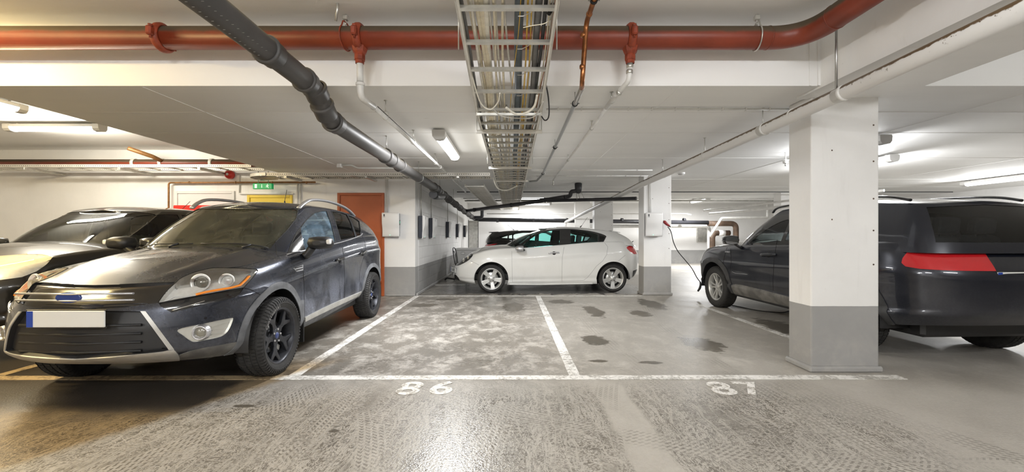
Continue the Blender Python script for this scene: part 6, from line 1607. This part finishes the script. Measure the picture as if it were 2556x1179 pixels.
# charging lead
lead = thing('charging_cable', 'black charging lead with a red plug, from the pillar box to the dark navy SUV', 'cable', (3.12, 8.62, 1.50))
MB().tube([(0, 0, .03), (.02, 0, .03), (.06, 0, -.01), (.115, -.01, -.055)], [.030, .034, .030, .020], 12).build('plug', mat('plug_red', (.26, .018, .022), .4), lead)
MB().tube([(.105, -.01, -.048), (.14, -.012, -.075)], .018, 10, r2=.010).build('strain_relief', 'black_rubber', lead)
pts = [at(1668, 567, 8.58), at(1676, 580, 8.55), at(1682, 605, 8.5), at(1693, 628, 8.45), at(1711, 650, 8.42), at(1728, 671, 8.40), at(1740, 693, 8.40), at(1748, 704, 8.38)]
MB().tube([Vector(p) - Vector((3.12, 8.62, 1.50)) for p in spline(pts, 8)], .0085, 10).build('lead', 'black_rubber', lead)
g = [at(1749, 704, 8.38), at(1750, 712, 8.36), at(1748, 720, 8.35), at(1743, 728, 8.34)]
MB().tube([Vector(p) - Vector((3.12, 8.62, 1.50)) for p in g], [.014, .022, .024, .018], 10).build('connector_grip', 'black_plastic', lead)
pts = [(3.72, 7.9, .02), (3.95, 7.2, .012), (4.05, 6.9, .012), (4.3, 6.7, .012), (4.6, 6.9, .012)]
one('cable', 'black lead lying on the floor behind the front wheel of the dark navy SUV', 'cable', spline(pts, 8), .009, 'black_rubber', 8)

# exit sign
ex = thing('exit_sign', 'green lit emergency exit sign hanging above the yellow door', 'sign', (-4.93, 8.30, 2.225))
MB().box(-.19, .19, -.035, .035, -.055, .055, .006).build('sign_case', 'exit_green', ex)
w_ = MB(); w_.box(-.150, -.105, -.0365, -.0352, -.038, .038); w_.build('door_symbol', 'exit_white', ex)
w_ = MB(); w_.prism([(-.012, -.012), (.0, -.035), (.012, -.012), (.005, -.012), (.005, .035), (-.005, .035), (-.005, -.012)], (-.01, -.0352, 0), (1, 0, 0), (0, 0, 1), (0, -1, 0), .0013); w_.build('arrow_symbol', 'exit_white', ex)
w_ = MB(); w_.prism([(-.012, .020), (.0, .024), (.012, .012), (.030, .016), (.030, .010), (.012, .004), (.010, -.008), (.026, -.036), (.018, -.040), (.000, -.014), (-.012, -.020), (-.030, -.018), (-.030, -.012), (-.014, -.012), (-.006, .004), (-.010, .012), (-.024, .002), (-.028, .007)], (.10, -.0352, 0), (1, 0, 0), (0, 0, 1), (0, -1, 0), .0013)
w_.lathe([(.001, 0), (.009, 0), (.009, .0013), (.001, .0013)], (.105, -.0365, .034), (0, 1, 0), 12); w_.build('running_figure_symbol', 'exit_white', ex)
for x in (-.10, .10): MB().cyl((x, 0, .05), (x, 0, .30), .008, 8).build('hanger_rod', 'galv', ex)
# alarm bell, detectors
al = thing('alarm_siren', 'round red alarm siren on the wall under the left cable ladder', 'alarm', (-5.80, 8.64, 2.50))
MB().lathe([(.001, .12), (.04, .118), (.078, .09), (.088, .04), (.085, 0)], (0, 0, 0), (0, -1, 0), 28).build('siren_body', 'alarm_red', al)
MB().lathe([(.001, .128), (.022, .126), (.03, .115)], (0, 0, 0), (0, -1, 0), 18).build('siren_horn', 'white_plastic', al)
dt = thing('smoke_detector', 'small white round smoke detector on the slab at the right', 'detector', (3.42, 8.45, ZS))
MB().lathe([(.07, 0), (.07, -.02), (.055, -.045), (.03, -.055), (.001, -.055)], n=24).build('detector_body', 'white_plastic', dt); MB().lathe([(.050, -.035), (.062, -.036), (.058, -.042)], n=24).build('detector_ring', 'gap_grey', dt)
dt = thing('ceiling_socket', 'white fixture hanging from the slab beside the nearest pillar', 'fixture', (4.18, 6.4, ZS))
MB().box(-.03, .03, -.03, .03, -.17, -.11, .01).cyl((0, 0, -.12), (0, 0, 0), .010, 8).box(0, .14, -.008, .008, -.125, -.11).build('fixture_body', 'white_plastic', dt); MB().cyl((0, 0, -.17), (0, 0, -.21), .009, 10).build('fixture_tip', 'steel', dt)
# fire cabinet, chair, bench at the back
fc = thing('fire_cabinet', 'red fire hose cabinet on the back wall between the two dark SUVs', 'cabinet', (-6.20, 8.64, 1.45))
MB().box(-.62, .30, -.22, 0, -.40, .41, .012).build('cabinet_body', 'alarm_red', fc); MB().box(-.60, .28, -.232, -.22, -.38, .39, .004).build('cabinet_door', 'alarm_red', fc); MB().box(.16, .22, -.25, -.232, -.06, .06, .008).build('cabinet_latch', 'steel', fc)
chr_ = thing('cafe_chair', 'black bentwood chair by the block wall beyond the nose of the white hatchback', 'chair', (-1.43, 11.9, 0), math.radians(84))
MB().lathe([(.001, .46), (.19, .46), (.20, .45), (.195, .435), (.001, .43)], n=28).build('seat', 'black_plastic', chr_)
for x, y in ((.14, .14), (-.14, .14), (.14, -.14), (-.14, -.14)): MB().tube([(x, y, .44), (x * 1.25, y * 1.25, 0)], .014, 10, r2=.010).build('leg', 'black_plastic', chr_)
MB().tube(spline([(.16, .15, .45), (.18, .19, .68), (.14, .22, .86), (0, .235, .905), (-.14, .22, .86), (-.18, .19, .68), (-.16, .15, .45)], 8), .013, 10).build('back_hoop', 'black_plastic', chr_)
MB().tube(spline([(.08, .17, .45), (.10, .20, .65), (.06, .22, .78), (0, .225, .81), (-.06, .22, .78), (-.10, .20, .65), (-.08, .17, .45)], 8), .010, 8).build('inner_hoop', 'black_plastic', chr_)
MB().tube([(.19 * math.cos(2 * PI * k / 20), .19 * math.sin(2 * PI * k / 20), .22) for k in range(21)], .008, 8, False).build('stretcher_ring', 'black_plastic', chr_)
bn = thing('storage_chest', 'long pale chest standing behind the bonnet of the white hatchback', 'chest', (-.95, 12.7, 0))
MB().box(-.72, .80, -.32, .32, .04, .82, .02).build('chest_body', 'door_white', bn); MB().box(-.74, .82, -.34, .34, .82, .875, .018, seg=2).build('lid', 'white_plastic', bn)
for x in (-.5, .55): MB().box(x - .05, x + .05, -.35, -.33, .70, .76, .005).build('latch', 'steel', bn)
for x, y in ((-.66, -.26), (.74, -.26), (-.66, .26), (.74, .26)): MB().cyl((x, y, 0), (x, y, .045), .03, 12).build('foot', 'black_rubber', bn)
pn = thing('wall_panel', 'tall grey ribbed metal panel at the end of the block wall', 'panel', (-1.58, 17.1, 0))
for k in range(14): MB().box(-.19, .19, -.02, .02, .05 + k * .13, .05 + k * .13 + .122, .006).build('slat', 'galv', pn)
MB().box(-.21, -.19, -.03, .03, 0, 1.9).box(.19, .21, -.03, .03, 0, 1.9).build('panel_frame', 'gap_grey', pn)
tg = thing('hand_tools', 'two dark items hung on the far wall left of the black hatchback', 'tool', (-1.04, 18.98, 1.0))
MB().box(-.08, -.02, -.03, 0, -.12, .14, .008).build('left_item', 'black_plastic', tg); MB().prism([(0, -.12), (.08, -.12), (.06, .14), (.03, .14)], (.0, 0, 0), (1, 0, 0), (0, 0, 1), (0, -1, 0), .03).build('right_item', 'black_plastic', tg)
# things low by the block wall
tag(MB().tube(spline([(-1.85, 11.6, .03), (-1.75, 11.3, .10), (-1.6, 11.5, .06), (-1.55, 12.0, .03), (-1.7, 12.3, .03)], 6), .022, 10).build('hose', 'black_rubber'), 'dark hose heaped on the floor by the block wall', 'hose')
